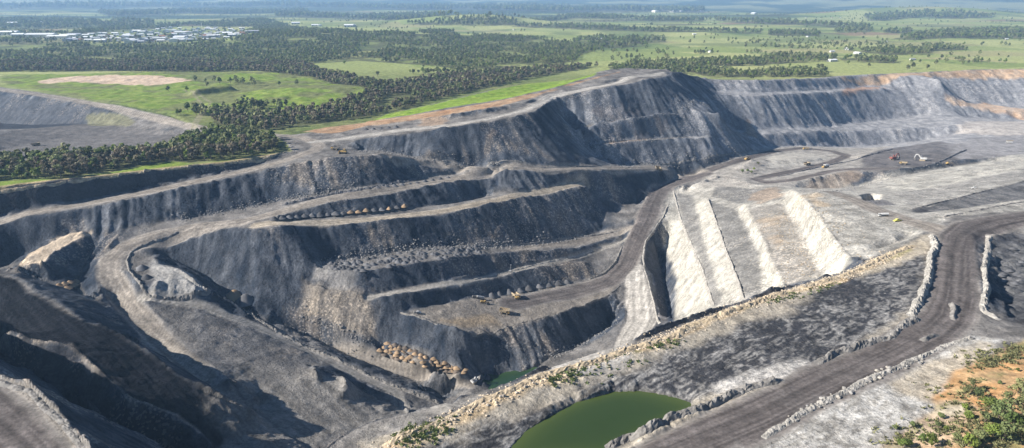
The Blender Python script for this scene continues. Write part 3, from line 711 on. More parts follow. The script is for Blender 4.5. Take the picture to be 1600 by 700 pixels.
FOREST = [  # outline, gap m, keep, noise size, threshold
    ('-40,257 60,246 140,243 170,238 240,232 300,209 350,204 420,211 436,228 428,239 350,250 300,254 262,252 230,257 180,266 100,278 0,281 -40,284', 6.3, .93, 30, .22),
    ('340,200 330,182 420,180 500,171 560,152 600,133 690,119 760,113 860,106 940,104 880,113 800,129 740,142 680,157 600,177 560,186 480,196 420,204', 8.5, .92, 60, .30),
    ('-60,113 100,112 250,112 400,111 480,121 540,133 590,141 600,133 540,118 500,113 480,100 400,98 250,97 0,98 -60,98', 8.0, .95, 60, .20),
    ('-60,98 0,98 250,97 400,98 480,100 560,95 650,101 720,108 860,104 900,96 905,88 950,72 900,64 800,57 740,55 640,52 560,52 480,45 430,34 400,42 370,62 300,71 240,74 150,70 60,72 -60,69', 12.2, .92, 80, .40),
    ('-60,69 60,71 150,69 240,72 300,69 370,58 300,55 150,60 110,62 0,60 -60,60', 14.0, .6, 90, .42),
    ('-60,52 60,52 110,54 160,42 240,40 330,36 400,30 430,33 400,42 300,40 200,48 130,55 0,56 -60,57', 17.0, .75, 90, .36),
    ('-60,30 60,30 140,33 240,32 240,38 140,44 60,46 -60,46', 22.0, .7, 120, .38),
    ('1000,98 1060,96 1190,92 1195,103 1110,104 1080,112 1010,109 950,105', 10.0, .9, 40, .25), ('1060,110 1130,106 1150,112 1200,116 1180,121 1110,121', 9.0, .85, 40, .3), ('1190,114 1230,110 1295,112 1290,120 1200,121', 8.5, .75, 40, .3),
    ('1200,88 1260,86 1310,90 1300,96 1230,99 1180,101', 12.0, .9, 40, .25), ('1310,91 1400,90 1400,99 1320,98', 13.0, .8, 40, .3), ('1340,80 1400,76 1460,80 1450,86 1380,86', 14.0, .85, 50, .3), ('1440,72 1500,72 1515,78 1450,80', 14, .8, 50, .3),
    ('1390,62 1440,52 1500,48 1560,46 1640,46 1640,60 1560,61 1480,60 1420,63', 20.0, .9, 100, .30), ('1300,48 1360,42 1362,50 1310,51', 20, .8, 60, .3), ('1200,50 1280,50 1280,57 1200,56', 18, .9, 60, .2), ('1380,48 1430,47 1420,52 1380,52', 18, .8, 60, .3),
    ('1350,26 1420,20 1480,18 1560,26 1500,30 1440,27 1360,33', 30.0, .9, 200, .3), ('620,38 700,32 770,26 810,34 800,40 700,40', 24.0, .95, 200, .2), ('560,30 700,28 800,22 700,25 600,32', 30, .7, 200, .35),
    ('800,26 900,24 1000,29 1100,31 1100,34 1000,33 900,29', 26, .85, 200, .3), ('800,38 900,40 1000,46 1100,48 1190,50 1190,53 1000,50 860,44 800,42', 20, .8, 90, .3), ('1100,31 1300,38 1360,44 1300,43 1150,36', 26, .7, 120, .3),
    ('900,62 940,58 990,62 1010,72 960,76 930,74', 15, .7, 50, .36), ('965,60 1040,58 1040,66 990,68', 14, .6, 50, .4),
    ('150,20 300,17 480,14 480,20 300,22 180,26', 38, .9, 300, .3), ('0,10 300,8 800,9 1100,14 1100,20 800,17 500,12 300,12 0,16', 52, .8, 500, .36), ('430,22 560,26 700,20 700,24 560,31 430,27', 32, .7, 200, .4),
    ('655,50 710,48 708,50.5 660,52', 13, .95, 60, 0),
]
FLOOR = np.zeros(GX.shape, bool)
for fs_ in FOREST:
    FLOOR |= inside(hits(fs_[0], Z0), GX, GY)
# blend the near land into the far land
wj = sstep(1200, 1640, np.hypot(X, Y))[..., None] * (~minepoly)[..., None] * (1 - G[..., None])
b1_, b2_ = paddocks(X, Y, 420.0, 0.35, 71)
nearfar = mixc((.175, .215, .066), (.315, .320, .130), b1_)
ALL[:NN] = ALL[:NN] * (1 - wj) + nearfar * wj
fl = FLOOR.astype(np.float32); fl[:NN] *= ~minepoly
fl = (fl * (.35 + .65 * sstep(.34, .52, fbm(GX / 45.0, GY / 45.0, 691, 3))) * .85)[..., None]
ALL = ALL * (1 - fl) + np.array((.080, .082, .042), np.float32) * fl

# ------------------------------------------------------------------ ground meshes, one per kind of ground, sharing their seams
def terrain_material(name, bump, rubble=True):
    m = bpy.data.materials.new(name); m.use_nodes = True
    n, l = m.node_tree.nodes, m.node_tree.links
    bs = n['Principled BSDF']; bs.inputs['Roughness'].default_value = .93
    bs.inputs['Specular IOR Level'].default_value = .04
    at = n.new('ShaderNodeAttribute'); at.attribute_name = 'Col'
    tc = n.new('ShaderNodeTexCoord')
    def noise(scale, det=6, rough=.6):
        q = n.new('ShaderNodeTexNoise'); q.inputs['Scale'].default_value = scale; q.inputs['Detail'].default_value = det
        q.inputs['Roughness'].default_value = rough; l.new(tc.outputs['Object'], q.inputs['Vector']); return q
    def ramp(sock, a, b, lo, hi):
        r = n.new('ShaderNodeMapRange'); r.inputs['From Min'].default_value = a; r.inputs['From Max'].default_value = b
        r.inputs['To Min'].default_value = lo; r.inputs['To Max'].default_value = hi; l.new(sock, r.inputs['Value']); return r.outputs[0]
    def mul(c, f):
        v = n.new('ShaderNodeVectorMath'); v.operation = 'SCALE'; l.new(c, v.inputs[0]); l.new(f, v.inputs['Scale']); return v.outputs[0]
    a = noise(.11, 8, .62); b = noise(.55, 6, .7)
    c = mul(at.outputs['Color'], ramp(a.outputs['Fac'], .28, .72, .62, 1.38))
    c = mul(c, ramp(b.outputs['Fac'], .30, .70, .60, 1.40))
    if rubble:
        vo = n.new('ShaderNodeTexVoronoi'); vo.inputs['Scale'].default_value = .8; l.new(tc.outputs['Object'], vo.inputs['Vector'])
        sep = n.new('ShaderNodeSeparateColor'); l.new(vo.outputs['Color'], sep.inputs[0])
        th_ = n.new('ShaderNodeMath'); th_.operation = 'MULTIPLY'; l.new(ramp(sep.outputs[0], .74, .80, 0, 1), th_.inputs[0]); l.new(at.outputs['Alpha'], th_.inputs[1])
        mx = n.new('ShaderNodeMix'); mx.data_type = 'RGBA'; l.new(th_.outputs[0], mx.inputs['Factor'])
        l.new(c, mx.inputs['A'])
        sc = n.new('ShaderNodeVectorMath'); sc.operation = 'MULTIPLY_ADD'; l.new(c, sc.inputs[0]); sc.inputs[1].default_value = (1.5, 1.45, 1.4); sc.inputs[2].default_value = (.10, .085, .065)
        l.new(sc.outputs[0], mx.inputs['B']); c = mx.outputs['Result']
    l.new(c, bs.inputs['Base Color'])
    bp = n.new('ShaderNodeBump'); bp.inputs['Strength'].default_value = .85; bp.inputs['Distance'].default_value = bump
    h = n.new('ShaderNodeMath'); h.operation = 'ADD'; l.new(a.outputs['Fac'], h.inputs[0]); l.new(b.outputs['Fac'], h.inputs[1])
    l.new(h.outputs[0], bp.inputs['Height']); l.new(bp.outputs['Normal'], bs.inputs['Normal'])
    return m
MT_pit = terrain_material('spoil_and_rock', 1.3)
MT_land = terrain_material('pasture_soil', .5, False)
MT_road = terrain_material('haul_road_dust', .18, False)

idx = np.arange(NR * NT).reshape(NR, NT)
quad = np.stack([idx[:-1, :-1], idx[:-1, 1:], idx[1:, 1:], idx[1:, :-1]], -1)
kind = np.zeros((NR, NT), np.int8)
kind[:NN] = np.where(road_w > .5, 2, np.where(minepoly & (BZ < .5), 1, 0))
kind[rad > 8200] = 3
fk = kind[:-1, :-1]
allgx, allgy = gradient(Z)
nl = np.sqrt(allgx ** 2 + allgy ** 2 + 1)
VN = np.stack([-allgx / nl, -allgy / nl, 1 / nl], -1).astype(np.float32).reshape(-1, 3)
VC = np.stack([GX, GY, Z], -1).astype(np.float32).reshape(-1, 3)
VA = np.concatenate([np.clip(ALL, .005, .85), RUBA[..., None]], -1).astype(np.float32).reshape(-1, 4)
def ground_part(name, mask, mat):
    f = quad[mask]
    used, inv = np.unique(f.ravel(), return_inverse=True)
    me = bpy.data.meshes.new(name)
    me.vertices.add(len(used)); me.vertices.foreach_set('co', VC[used].ravel())
    me.loops.add(f.size); me.loops.foreach_set('vertex_index', inv.astype(np.int32))
    me.polygons.add(len(f)); me.polygons.foreach_set('loop_start', np.arange(0, f.size, 4, dtype=np.int32))
    me.update(calc_edges=True)
    me.polygons.foreach_set('use_smooth', np.ones(len(f), bool))
    ca = me.color_attributes.new('Col', 'FLOAT_COLOR', 'POINT')
    ca.data.foreach_set('color', VA[used].ravel())
    me.normals_split_custom_set_from_vertices(VN[used])
    me.materials.append(mat)
    o = bpy.data.objects.new(name, me); C.objects.link(o); o['kind'] = 'structure'
    return o
ground_part('ground', fk == 0, MT_land)
ground_part('pit_terrain', fk == 1, MT_pit)
ground_part('haul_road', fk == 2, MT_road)
ground_part('hills', fk == 3, MT_land)
# ------------------------------------------------------------------ helpers for things
def mat(name, col, rough=.8, var=.25, scale=1.2, metal=0.0, bump=0.0, inst=0.0, spec=.3, trans=0.0, col2=None):
    m = bpy.data.materials.new(name); m.use_nodes = True
    n, l = m.node_tree.nodes, m.node_tree.links
    bs = n['Principled BSDF']; bs.inputs['Roughness'].default_value = rough; bs.inputs['Metallic'].default_value = metal
    bs.inputs['Specular IOR Level'].default_value = spec
    tc = n.new('ShaderNodeTexCoord'); ns = n.new('ShaderNodeTexNoise'); ns.inputs['Scale'].default_value = scale; ns.inputs['Detail'].default_value = 5
    l.new(tc.outputs['Object'], ns.inputs['Vector'])
    r = n.new('ShaderNodeMapRange'); r.inputs['From Min'].default_value = .3; r.inputs['From Max'].default_value = .7
    r.inputs['To Min'].default_value = 1 - var; r.inputs['To Max'].default_value = 1 + var; l.new(ns.outputs['Fac'], r.inputs['Value'])
    mx = n.new('ShaderNodeMix'); mx.data_type = 'RGBA'; mx.inputs['A'].default_value = (*col, 1); mx.inputs['B'].default_value = (*(col2 or col), 1)
    oi = n.new('ShaderNodeObjectInfo')
    l.new(oi.outputs['Random'], mx.inputs['Factor'])
    v = n.new('ShaderNodeVectorMath'); v.operation = 'SCALE'; l.new(mx.outputs['Result'], v.inputs[0])
    if inst:
        q = n.new('ShaderNodeMath'); q.operation = 'MULTIPLY_ADD'; l.new(oi.outputs['Random'], q.inputs[0]); q.inputs[1].default_value = 7.31; q.inputs[2].default_value = 0
        fr = n.new('ShaderNodeMath'); fr.operation = 'FRACT'; l.new(q.outputs[0], fr.inputs[0])
        r2 = n.new('ShaderNodeMapRange'); r2.inputs['To Min'].default_value = 1 - inst; r2.inputs['To Max'].default_value = 1 + inst; l.new(fr.outputs[0], r2.inputs['Value'])
        p = n.new('ShaderNodeMath'); p.operation = 'MULTIPLY'; l.new(r.outputs[0], p.inputs[0]); l.new(r2.outputs[0], p.inputs[1]); l.new(p.outputs[0], v.inputs['Scale'])
    else:
        l.new(r.outputs[0], v.inputs['Scale'])
    l.new(v.outputs[0], bs.inputs['Base Color'])
    if bump:
        b = n.new('ShaderNodeBump'); b.inputs['Strength'].default_value = .6; b.inputs['Distance'].default_value = bump
        l.new(ns.outputs['Fac'], b.inputs['Height']); l.new(b.outputs['Normal'], bs.inputs['Normal'])
    if trans:
        t = n.new('ShaderNodeBsdfTranslucent'); l.new(v.outputs[0], t.inputs['Color'])
        ms = n.new('ShaderNodeMixShader'); ms.inputs[0].default_value = trans
        l.new(bs.outputs[0], ms.inputs[1]); l.new(t.outputs[0], ms.inputs[2]); l.new(ms.outputs[0], n['Material Output'].inputs['Surface'])
    return m
def mesh(name, verts, faces, material, smooth=False):
    me = bpy.data.meshes.new(name); me.from_pydata([tuple(v) for v in verts], [], faces); me.update()
    me.materials.append(material)
    if smooth: me.polygons.foreach_set('use_smooth', [True] * len(me.polygons))
    return me
def put(name, me, parent=None, loc=(0, 0, 0)):
    o = bpy.data.objects.new(name, me); C.objects.link(o); o.location = loc
    if parent is not None: o.parent = parent
    return o
def tag(o, label=None, cat=None, group=None, kind=None):
    if label: o['label'] = label
    if cat: o['category'] = cat
    if group: o['group'] = group
    if kind: o['kind'] = kind
    return o
def thing(name, label, cat, loc=(0, 0, 0), rz=0.0, group=None):
    o = bpy.data.objects.new(name, None); C.objects.link(o); o.location = loc; o.rotation_euler = (0, 0, rz); o.empty_display_size = .5
    return tag(o, label, cat, group)
def copy_tree(o, parent=None):
    c = o.copy(); C.objects.link(c); c.parent = parent
    for ch in o.children: copy_tree(ch, c)
    return c
class MB:
    """collects boxes, prisms and tubes into one mesh"""
    def __init__(s): s.v = []; s.f = []
    def add(s, vs, fs):
        k = len(s.v); s.v += [tuple(q) for q in vs]; s.f += [tuple(i + k for i in q) for q in fs]; return s
    def box(s, x0, x1, y0, y1, z0, z1, tx=0, ty=0, sx=0):
        v = [(x0, y0, z0), (x1, y0, z0), (x1, y1, z0), (x0, y1, z0), (x0 + tx + sx, y0 + ty, z1), (x1 - tx + sx, y0 + ty, z1), (x1 - tx + sx, y1 - ty, z1), (x0 + tx + sx, y1 - ty, z1)]
        return s.add(v, [(3, 2, 1, 0), (4, 5, 6, 7), (0, 1, 5, 4), (1, 2, 6, 5), (2, 3, 7, 6), (3, 0, 4, 7)])
    def prism(s, prof, y0, y1):
        """profile in x,z pulled along y"""
        n = len(prof)
        v = [(p[0], y0, p[1]) for p in prof] + [(p[0], y1, p[1]) for p in prof]
        return s.add(v, [tuple(range(n)), tuple(range(2 * n - 1, n - 1, -1))] + [(i, i + n, (i + 1) % n + n, (i + 1) % n) for i in range(n)])
    def tube(s, a, b, r0, r1=None, n=8):
        r1 = r0 if r1 is None else r1
        a, b = Vector(a), Vector(b); d = (b - a).normalized()
        u = d.orthogonal().normalized(); w = d.cross(u)
        v = []
        for p, r in ((a, r0), (b, r1)):
            for k in range(n):
                t = 2 * math.pi * k / n; v.append(p + u * (r * math.cos(t)) + w * (r * math.sin(t)))
        return s.add(v, [tuple(range(n - 1, -1, -1)), tuple(range(n, 2 * n))] + [(k, (k + 1) % n, (k + 1) % n + n, k + n) for k in range(n)])
    def beam(s, pts_, w, h):
        """square beam along points in the x,z plane, y centred"""
        for a, b in zip(pts_[:-1], pts_[1:]):
            a, b = Vector(a), Vector(b); d = (b - a).normalized(); side_ = Vector((0, 1, 0)); up = d.cross(side_).normalized()
            v = []
            for p in (a, b):
                for sy, su in ((-1, -1), (1, -1), (1, 1), (-1, 1)): v.append(p + side_ * (sy * w / 2) + up * (su * h / 2))
            s.add(v, [(3, 2, 1, 0), (4, 5, 6, 7), (0, 1, 5, 4), (1, 2, 6, 5), (2, 3, 7, 6), (3, 0, 4, 7)])
        return s
    def build(s, name, material, parent=None, smooth=False):
        return put(name, mesh(name, s.v, s.f, material, smooth), parent)
def at(px, py):
    q = hit(px, py); return Vector((q[0], q[1], float(height(q[0], q[1]))))

# ------------------------------------------------------------------ water
def water(name, edge, z, col, label_kind='structure'):
    w = [P(p[0], p[1], z) for p in edge]
    c = Vector((sum(p[0] for p in w) / len(w), sum(p[1] for p in w) / len(w), z))
    n_ = len(w); vs = []; fs = []; cols = []
    for s_, k_ in ((1.03, 1.0), (.93, .75), (.80, .35), (.6, .1)):
        vs += [(c.x + (p[0] - c.x) * s_, c.y + (p[1] - c.y) * s_, z) for p in w]; cols += [k_] * n_
    vs.append((c.x, c.y, z)); cols.append(0.0)
    for r_ in range(3):
        fs += [(r_ * n_ + i, r_ * n_ + (i + 1) % n_, (r_ + 1) * n_ + (i + 1) % n_, (r_ + 1) * n_ + i) for i in range(n_)]
    fs += [(3 * n_ + i, 3 * n_ + (i + 1) % n_, 4 * n_) for i in range(n_)]
    m = bpy.data.materials.new(name + '_water'); m.use_nodes = True
    n, l = m.node_tree.nodes, m.node_tree.links; bs = n['Principled BSDF']
    bs.inputs['Roughness'].default_value = .12; bs.inputs['IOR'].default_value = 1.33; bs.inputs['Specular IOR Level'].default_value = .5
    tc = n.new('ShaderNodeTexCoord'); a = n.new('ShaderNodeTexNoise'); a.inputs['Scale'].default_value = .035; a.inputs['Detail'].default_value = 3; l.new(tc.outputs['Object'], a.inputs['Vector'])
    mx = n.new('ShaderNodeMix'); mx.data_type = 'RGBA'; mx.inputs['A'].default_value = (*col, 1); mx.inputs['B'].default_value = (col[0] * 1.45, col[1] * 1.3, col[2] * 1.1, 1)
    l.new(a.outputs['Fac'], mx.inputs['Factor']); l.new(mx.outputs['Result'], bs.inputs['Base Color'])
    b = n.new('ShaderNodeTexNoise'); b.inputs['Scale'].default_value = .9; b.inputs['Detail'].default_value = 3; l.new(tc.outputs['Object'], b.inputs['Vector'])
    bp = n.new('ShaderNodeBump'); bp.inputs['Strength'].default_value = .12; bp.inputs['Distance'].default_value = .12; l.new(b.outputs['Fac'], bp.inputs['Height']); l.new(bp.outputs['Normal'], bs.inputs['Normal'])
    me = mesh(name, vs, fs, m)
    ca = me.color_attributes.new('shallow', 'FLOAT_COLOR', 'POINT'); ca.data.foreach_set('color', np.repeat(np.array(cols, np.float32)[:, None], 4, 1).ravel())
    sh = n.new('ShaderNodeAttribute'); sh.attribute_name = 'shallow'
    mx2 = n.new('ShaderNodeMix'); mx2.data_type = 'RGBA'; mx2.inputs['B'].default_value = (col[0] * 2.7, col[1] * 2.0, col[2] * 1.7, 1)
    l.new(mx.outputs['Result'], mx2.inputs['A']); l.new(sh.outputs['Fac'], mx2.inputs['Factor']); l.new(mx2.outputs['Result'], bs.inputs['Base Color'])
    o = put(name, me); o['kind'] = 'structure'
    return o
water('pond', pond_edge, POND_Z, (.022, .040, .011))
water('pit_water', pts('738,588 770,584 800,580 835,574 870,578 860,592 825,607 790,614 765,614 745,606'), LOW_Z, (.014, .034, .015))

# ------------------------------------------------------------------ windrows along roads, benches and the rim
M_tan = mat('rim_rock_tan', (.36, .285, .19), .9, .45, .35, bump=.6)
M_grey = mat('rubble_grey', (.17, .157, .142), .92, .45, .35, bump=.6)
M_pale = mat('rubble_pale', (.27, .25, .22), .92, .40, .35, bump=.6)
M_dark = mat('spoil_dark', (.105, .102, .105), .95, .45, .35, bump=.6)
M_brown = mat('spoil_brown', (.115, .09, .07), .95, .30, .4, bump=.4, inst=.22)
BERMS = [
    ('road_berm', 'tan rocky earth bank between the big green pond and the haul road', '940,706 980,688 1007,676 1040,660 1082,642 1117,631 1157,611 1200,597 1222,592', 7.0, 3.6, M_grey),
    ('road_berm', 'grey earth bank along the haul road below the streaked coal plateau', '1272,568 1305,553 1340,541 1390,525 1420,503 1434,496', 7.0, 3.2, M_grey),
    ('road_berm', 'pale earth bank on the left of the haul road near the junction', '1420,494 1440,465 1450,432 1455,400 1461,383 1456,368', 7.0, 4.2, M_pale),
    ('road_berm', 'boulder strewn bank on the right of the nearest haul road', '1190,684 1237,655 1272,635 1295,624 1330,607 1362,589 1407,573 1450,553 1480,539 1520,527', 5.0, 2.0, M_pale),
    ('road_berm', 'pale bank between the haul road and the dark stockpile yard', '1545,367 1543,395 1538,422 1541,450 1538,475 1538,488 1562,500', 6.0, 3.8, M_pale),
    ('rim_berm', 'long orange rocky bank along the rim above the pit', '598,700 630,681 680,664 740,635 800,608 850,586 900,574 940,562 1000,542 1050,527 1075,510 1137,488 1200,465 1250,450 1312,433 1360,413 1395,395 1425,385', 8.0, 2.2, M_tan),
    ('bench_berm', 'thin rock windrow on the lowest pale bench', '1052,298 1060,330 1066,350 1077,375 1095,417 1115,478', 3.2, 2.0, M_pale),
    ('bench_berm', 'thin rock windrow on the second pale bench', '1106,311 1120,350 1136,397 1150,432 1162,467', 3.2, 2.2, M_pale),
    ('ridge_berm', 'pale rubble bank running down the ridge road to the pit floor', '238,464 300,462 320,458 362,470 400,497 450,527 485,546 525,561 590,593 640,613 690,631', 5.0, 2.6, M_grey),
    ('road_berm', 'pale bank on the outside of the winding road above the shadowed slot', '1045,318 1036,340 1022,360 1009,377 1005,400 1008,424 1014,442 1021,470 1030,506', 3.2, 2.4, M_pale),
    ('road_berm', 'dark rubble bank under the first left wall', '440,321 480,312 520,303 560,297 600,290 640,282 660,278', 6.0, 2.6, M_dark),
    ('road_berm', 'dusty bank inside the sharp bend of the left road', '280,363 235,379 206,393 198,408 203,425 227,455 237,465', 3.6, 2.0, M_grey),
    ('road_berm', 'grey bank curving beside the truck bench ramp', '972,385 962,410 944,428 920,437', 3.4, 2.4, M_grey),
    ('road_berm', 'grey bank along the edge of the truck bench', '625,488 680,506 740,526 800,510 862,495 912,478 950,462 970,446', 2.4, 1.2, M_grey),
    ('road_berm', 'dark bank between the two arms of the hairpin road', '1215,277 1250,268 1300,257 1345,247 1395,233', 4.0, 2.2, M_dark),
    ('road_berm', 'dark rubble windrow beside the digging floor heading right', '1460,256 1490,243 1510,234', 4.0, 3.0, M_dark),
    ('stock_berm', 'long thin dark windrow on the pale ground far right', '1425,327 1480,314 1540,298 1600,283 1640,274', 3.4, 1.5, M_grey),
    ('stock_berm', 'rocky windrow above the road leaving on the right', '1475,339 1540,326 1600,316 1640,310', 3.4, 1.7, M_grey),
    ('rim_berm', 'pale rocky bank beside the road in the bottom left corner', '-40,580 0,597 45,610 85,648 112,675 138,708', 5.0, 1.5, M_grey),
    ('rim_berm', 'tan rubble edge at the end of the grass above the left wall', '-40,299 60,290 130,280 250,265 350,255 430,243 452,237', 3.0, 1.4, M_tan),
    ('bench_berm', 'pale rock windrow at the foot of the long dark wall', '640,391 675,387 750,384 800,384 850,379 900,370 975,357', 3.6, 1.8, M_grey),
    ('bench_berm', 'rubble windrow along the middle bench', '740,437 790,425 850,411 900,402 925,392', 2.4, 1.4, M_pale),
    ('road_berm', 'thin bank along the road below the far grey wall', '760,260 850,262 920,260 1000,258 1060,256 1110,246 1160,238', 3.0, 1.6, M_grey),
    ('traffic_island', 'small dark sided earth mound in the middle of the haul road', '1488,474 1490,487 1489,500', 4.2, 2.8, M_grey),
    ('traffic_island', 'long low earth mound on the near side of the haul road bend', '1438,532 1452,528 1468,523', 5.0, 2.4, M_grey),
]
def berm(name, label, s, w, h, material, k):
    line = [Vector(q[:2]) for q in hits(s)]
    dense = [line[0]]
    step = max(.6, w * .15)
    for a, b in zip(line[:-1], line[1:]):
        n = max(1, int((b - a).length / step))
        dense += [a + (b - a) * (i / n) for i in range(1, n + 1)]
    for _ in range(3):
        dense = [dense[0]] + [(dense[i-1] + dense[i] * 2 + dense[i+1]) / 4 for i in range(1, len(dense) - 1)] + [dense[-1]]
    pr = [(-.66, -.45), (-.52, .02), (-.40, .34), (-.28, .66), (-.15, .90), (0, 1.0), (.15, .90), (.28, .66), (.40, .34), (.52, .02), (.66, -.45)]
    D2 = np.array([tuple(p) for p in dense]); n = len(D2)
    T = np.empty_like(D2); T[1:-1] = D2[2:] - D2[:-2]; T[0] = D2[1] - D2[0]; T[-1] = D2[-1] - D2[-2]
    T /= np.maximum(np.hypot(T[:, 0], T[:, 1]), 1e-6)[:, None]; NV = np.stack([-T[:, 1], T[:, 0]], -1)
    I = np.arange(n); S_ = I * step
    end = np.minimum(1.0, np.minimum((I + .2) / 4.0, (n - 1 - I + .2) / 4.0))
    hh = h * .54 * end * (.36 + .7 * fbm(S_ / 5.0, S_ * 0 + k * 7.7, 700 + k, 3) + 1.1 * (vnoise(S_ / 24.0, S_ * 0 + k * 5.7, 720 + k) - .35))
    ww = w * .64 * (.7 + .6 * fbm(S_ / 9.0, S_ * 0 + k * 3.1, 750 + k, 2))
    U_ = np.array([q[0] for q in pr])[None, :]; V_ = np.array([q[1] for q in pr])[None, :]
    rr = np.random.default_rng(1000 + k)
    mid_ = np.ones((1, len(pr))); mid_[0, 0] = mid_[0, -1] = 0
    jz = ((fbm(S_[:, None] / 1.9 + 0 * U_, U_ * ww[:, None] / 1.9, 790 + k, 2) - .5) * .62 + rr.uniform(-.10, .10, (n, len(pr)))) * h * mid_ * end[:, None]
    lat = U_ * ww[:, None] + rr.uniform(-.03, .03, (n, len(pr))) * w + (.22 * w * (vnoise(S_ / 8.0, S_ * 0 + k + .5, 780) - .5))[:, None]
    lon = rr.uniform(-.25, .25, (n, len(pr))) * step
    XX = D2[:, 0:1] + NV[:, 0:1] * lat + T[:, 0:1] * lon; YY = D2[:, 1:2] + NV[:, 1:2] * lat + T[:, 1:2] * lon
    ZZ = height(XX, YY) + V_ * hh[:, None] + jz * np.maximum(.25, V_) - .1
    vs = np.stack([XX, YY, ZZ], -1).reshape(-1, 3).tolist()
    m = len(pr)
    fs = [(i * m + j, i * m + j + 1, (i + 1) * m + j + 1, (i + 1) * m + j) for i in range(n - 1) for j in range(m - 1)]
    o = put(name, mesh(name, vs, fs, material, 'island' in name))
    tag(o, label, 'mound' if 'island' in name else 'berm')
for k, b in enumerate(BERMS): berm(*b, k)

# ------------------------------------------------------------------ tipped heaps
def heap_mesh(seed, material, peak=.55):
    r = random.Random(seed); vs = [(r.uniform(-.06, .06), r.uniform(-.06, .06), peak)]; fs = []
    rings = [(.16, .93), (.38, .66), (.68, .30), (1.0, -.12)]; n = 12
    ph = [r.uniform(.86, 1.14) for _ in range(n)]
    for (rr, zz) in rings:
        for k in range(n):
            a = 2 * math.pi * k / n + r.uniform(-.08, .08)
            q = rr * ph[k] * r.uniform(.93, 1.07)
            vs.append((q * math.cos(a), q * math.sin(a), peak * zz * r.uniform(.9, 1.1)))
    for k in range(n): fs.append((0, 1 + k, 1 + (k + 1) % n))
    for i in range(len(rings) - 1):
        for k in range(n): fs.append((1 + i * n + k, 1 + (i + 1) * n + k, 1 + (i + 1) * n + (k + 1) % n, 1 + i * n + (k + 1) % n))
    return mesh('heap', vs, fs, material, True)
M_hgrey = mat('heap_grey', (.115, .113, .116), .95, .35, .5, bump=.4, inst=.25, col2=(.070, .069, .072))
M_htan = mat('heap_tan', (.27, .185, .11), .95, .3, .5, bump=.4, inst=.2)
HM = {'g': [heap_mesh(i, M_hgrey) for i in range(5)], 'b': [heap_mesh(20 + i, M_brown) for i in range(5)], 't': [heap_mesh(40 + i, M_htan) for i in range(4)]}
ORD = 'first second third fourth fifth sixth seventh eighth ninth tenth eleventh twelfth thirteenth fourteenth fifteenth sixteenth seventeenth eighteenth'.split()
def heap(px, py, r, kindk, label, group, tall=1.0):
    p = at(px, py)
    o = put('spoil_heap', random.choice(HM[kindk]), None, p - Vector((0, 0, .15)))
    s = r * random.uniform(.86, 1.14); o.scale = (s * random.uniform(.9, 1.1), s, s * tall * random.uniform(.85, 1.1)); o.rotation_euler[2] = random.uniform(0, 6.28)
    return tag(o, label, 'heap', group)
for i, (a, b) in enumerate(pts('428,342 440,340.5 452,340 464,339 476,338 488,337 500,336 512,335.5 524,334 536,333 548,331.5 560,330.5 572,329 584,328 596,326.5 608,325.5 620,324 632,322.5')):
    heap(a, b + random.uniform(-.6, .6), 4.0, 't' if i in (10, 11, 12, 15, 17) else 'g', ORD[i] + ' tipped heap from the left in the row under the switchback bank', None, 1.0)
for i, (a, b) in enumerate(pts('548,298 562,296.5 576,294.5 590,293 604,291 616,290 628,288.5 640,287 652,285.5 664,283.5 676,281.5 688,279.5 700,277.5')):
    heap(a, b, 3.0, 'g', ORD[i] + ' small dark heap from the left beside the upper left road', None)
for i, (a, b) in enumerate(pts('768,462 780,459.5 795,456 812,453.5 826,450.5 842,447.5 858,445 872,442.5 886,440.5')):
    heap(a, b, 4.4, 'g', ORD[i] + ' dark heap from the left at the back of the truck bench', None, 1.05)
for i, (a, b) in enumerate(pts('572,203 583,202 595,201 607,200 619,199')):
    heap(a, b, 4.0, 'g', ORD[i] + ' dark heap from the left beside the foot of the pale ramp', None)
for q in range(122):
    u = random.random(); a = 515 + 240 * u
    lo = np.interp(a, [500, 562, 625, 700, 755], [410, 402, 393, 386, 384.5]); hi = np.interp(a, [500, 562, 625, 700, 755], [421, 424, 414, 402.5, 396.5])
    heap(a, lo + (hi - lo) * random.uniform(.05, .98), 3.3, 'g', 'grey tipped heap in the crowded field on the upper bench', 'heaps crowding the upper bench', 1.0)
cnt_b = 0
bh = []
while cnt_b < 56:
    u = random.random(); a = 592 + 136 * u
    top = np.interp(a, [590, 607, 650, 690, 728], [543, 534, 548, 563, 577]); bot = np.interp(a, [590, 607, 650, 690, 728], [547, 556, 568, 579, 584])
    b = top + (bot - top) * random.random()
    if all((a - c) ** 2 + ((b - d) * 1.6) ** 2 > 52 for c, d in bh) or random.random() < .02:
        bh.append((a, b)); cnt_b += 1
        heap(a, b, 2.8, 'b' if random.random() < .35 else 't', 'orange brown tipped heap at the foot of the truck bench', 'brown heaps at the foot of the truck bench', .85)
heap(367, 462, 9.0, 't', 'large pale tan pile at the foot of the big dark wall', None, 1.1)
heap(384, 470, 9.0, 'g', 'large dark pile beside the tan one at the foot of the big dark wall', None, 1.2)
heap(222, 419, 5.0, 'g', 'dark heap on the shaded edge of the left terrace, upper one', None)
heap(229, 434, 5.0, 'g', 'dark heap on the shaded edge of the left terrace, lower one', None)
for a, b in pts('92,446 100,443 108,441 114,446 104,450 118,440'):
    heap(a, b, 3.6, 't', 'small tan heap in front of the shaded strip dump', 'tan heaps by the strip dump', .9)
for q in range(40):
    a = random.uniform(1562, 1596); b = random.uniform(388, 455)
    heap(a, b, 2.5, 'g', 'low dark tipped heap in the stockpile yard at the right edge', 'heaps in the stockpile yard', .7)

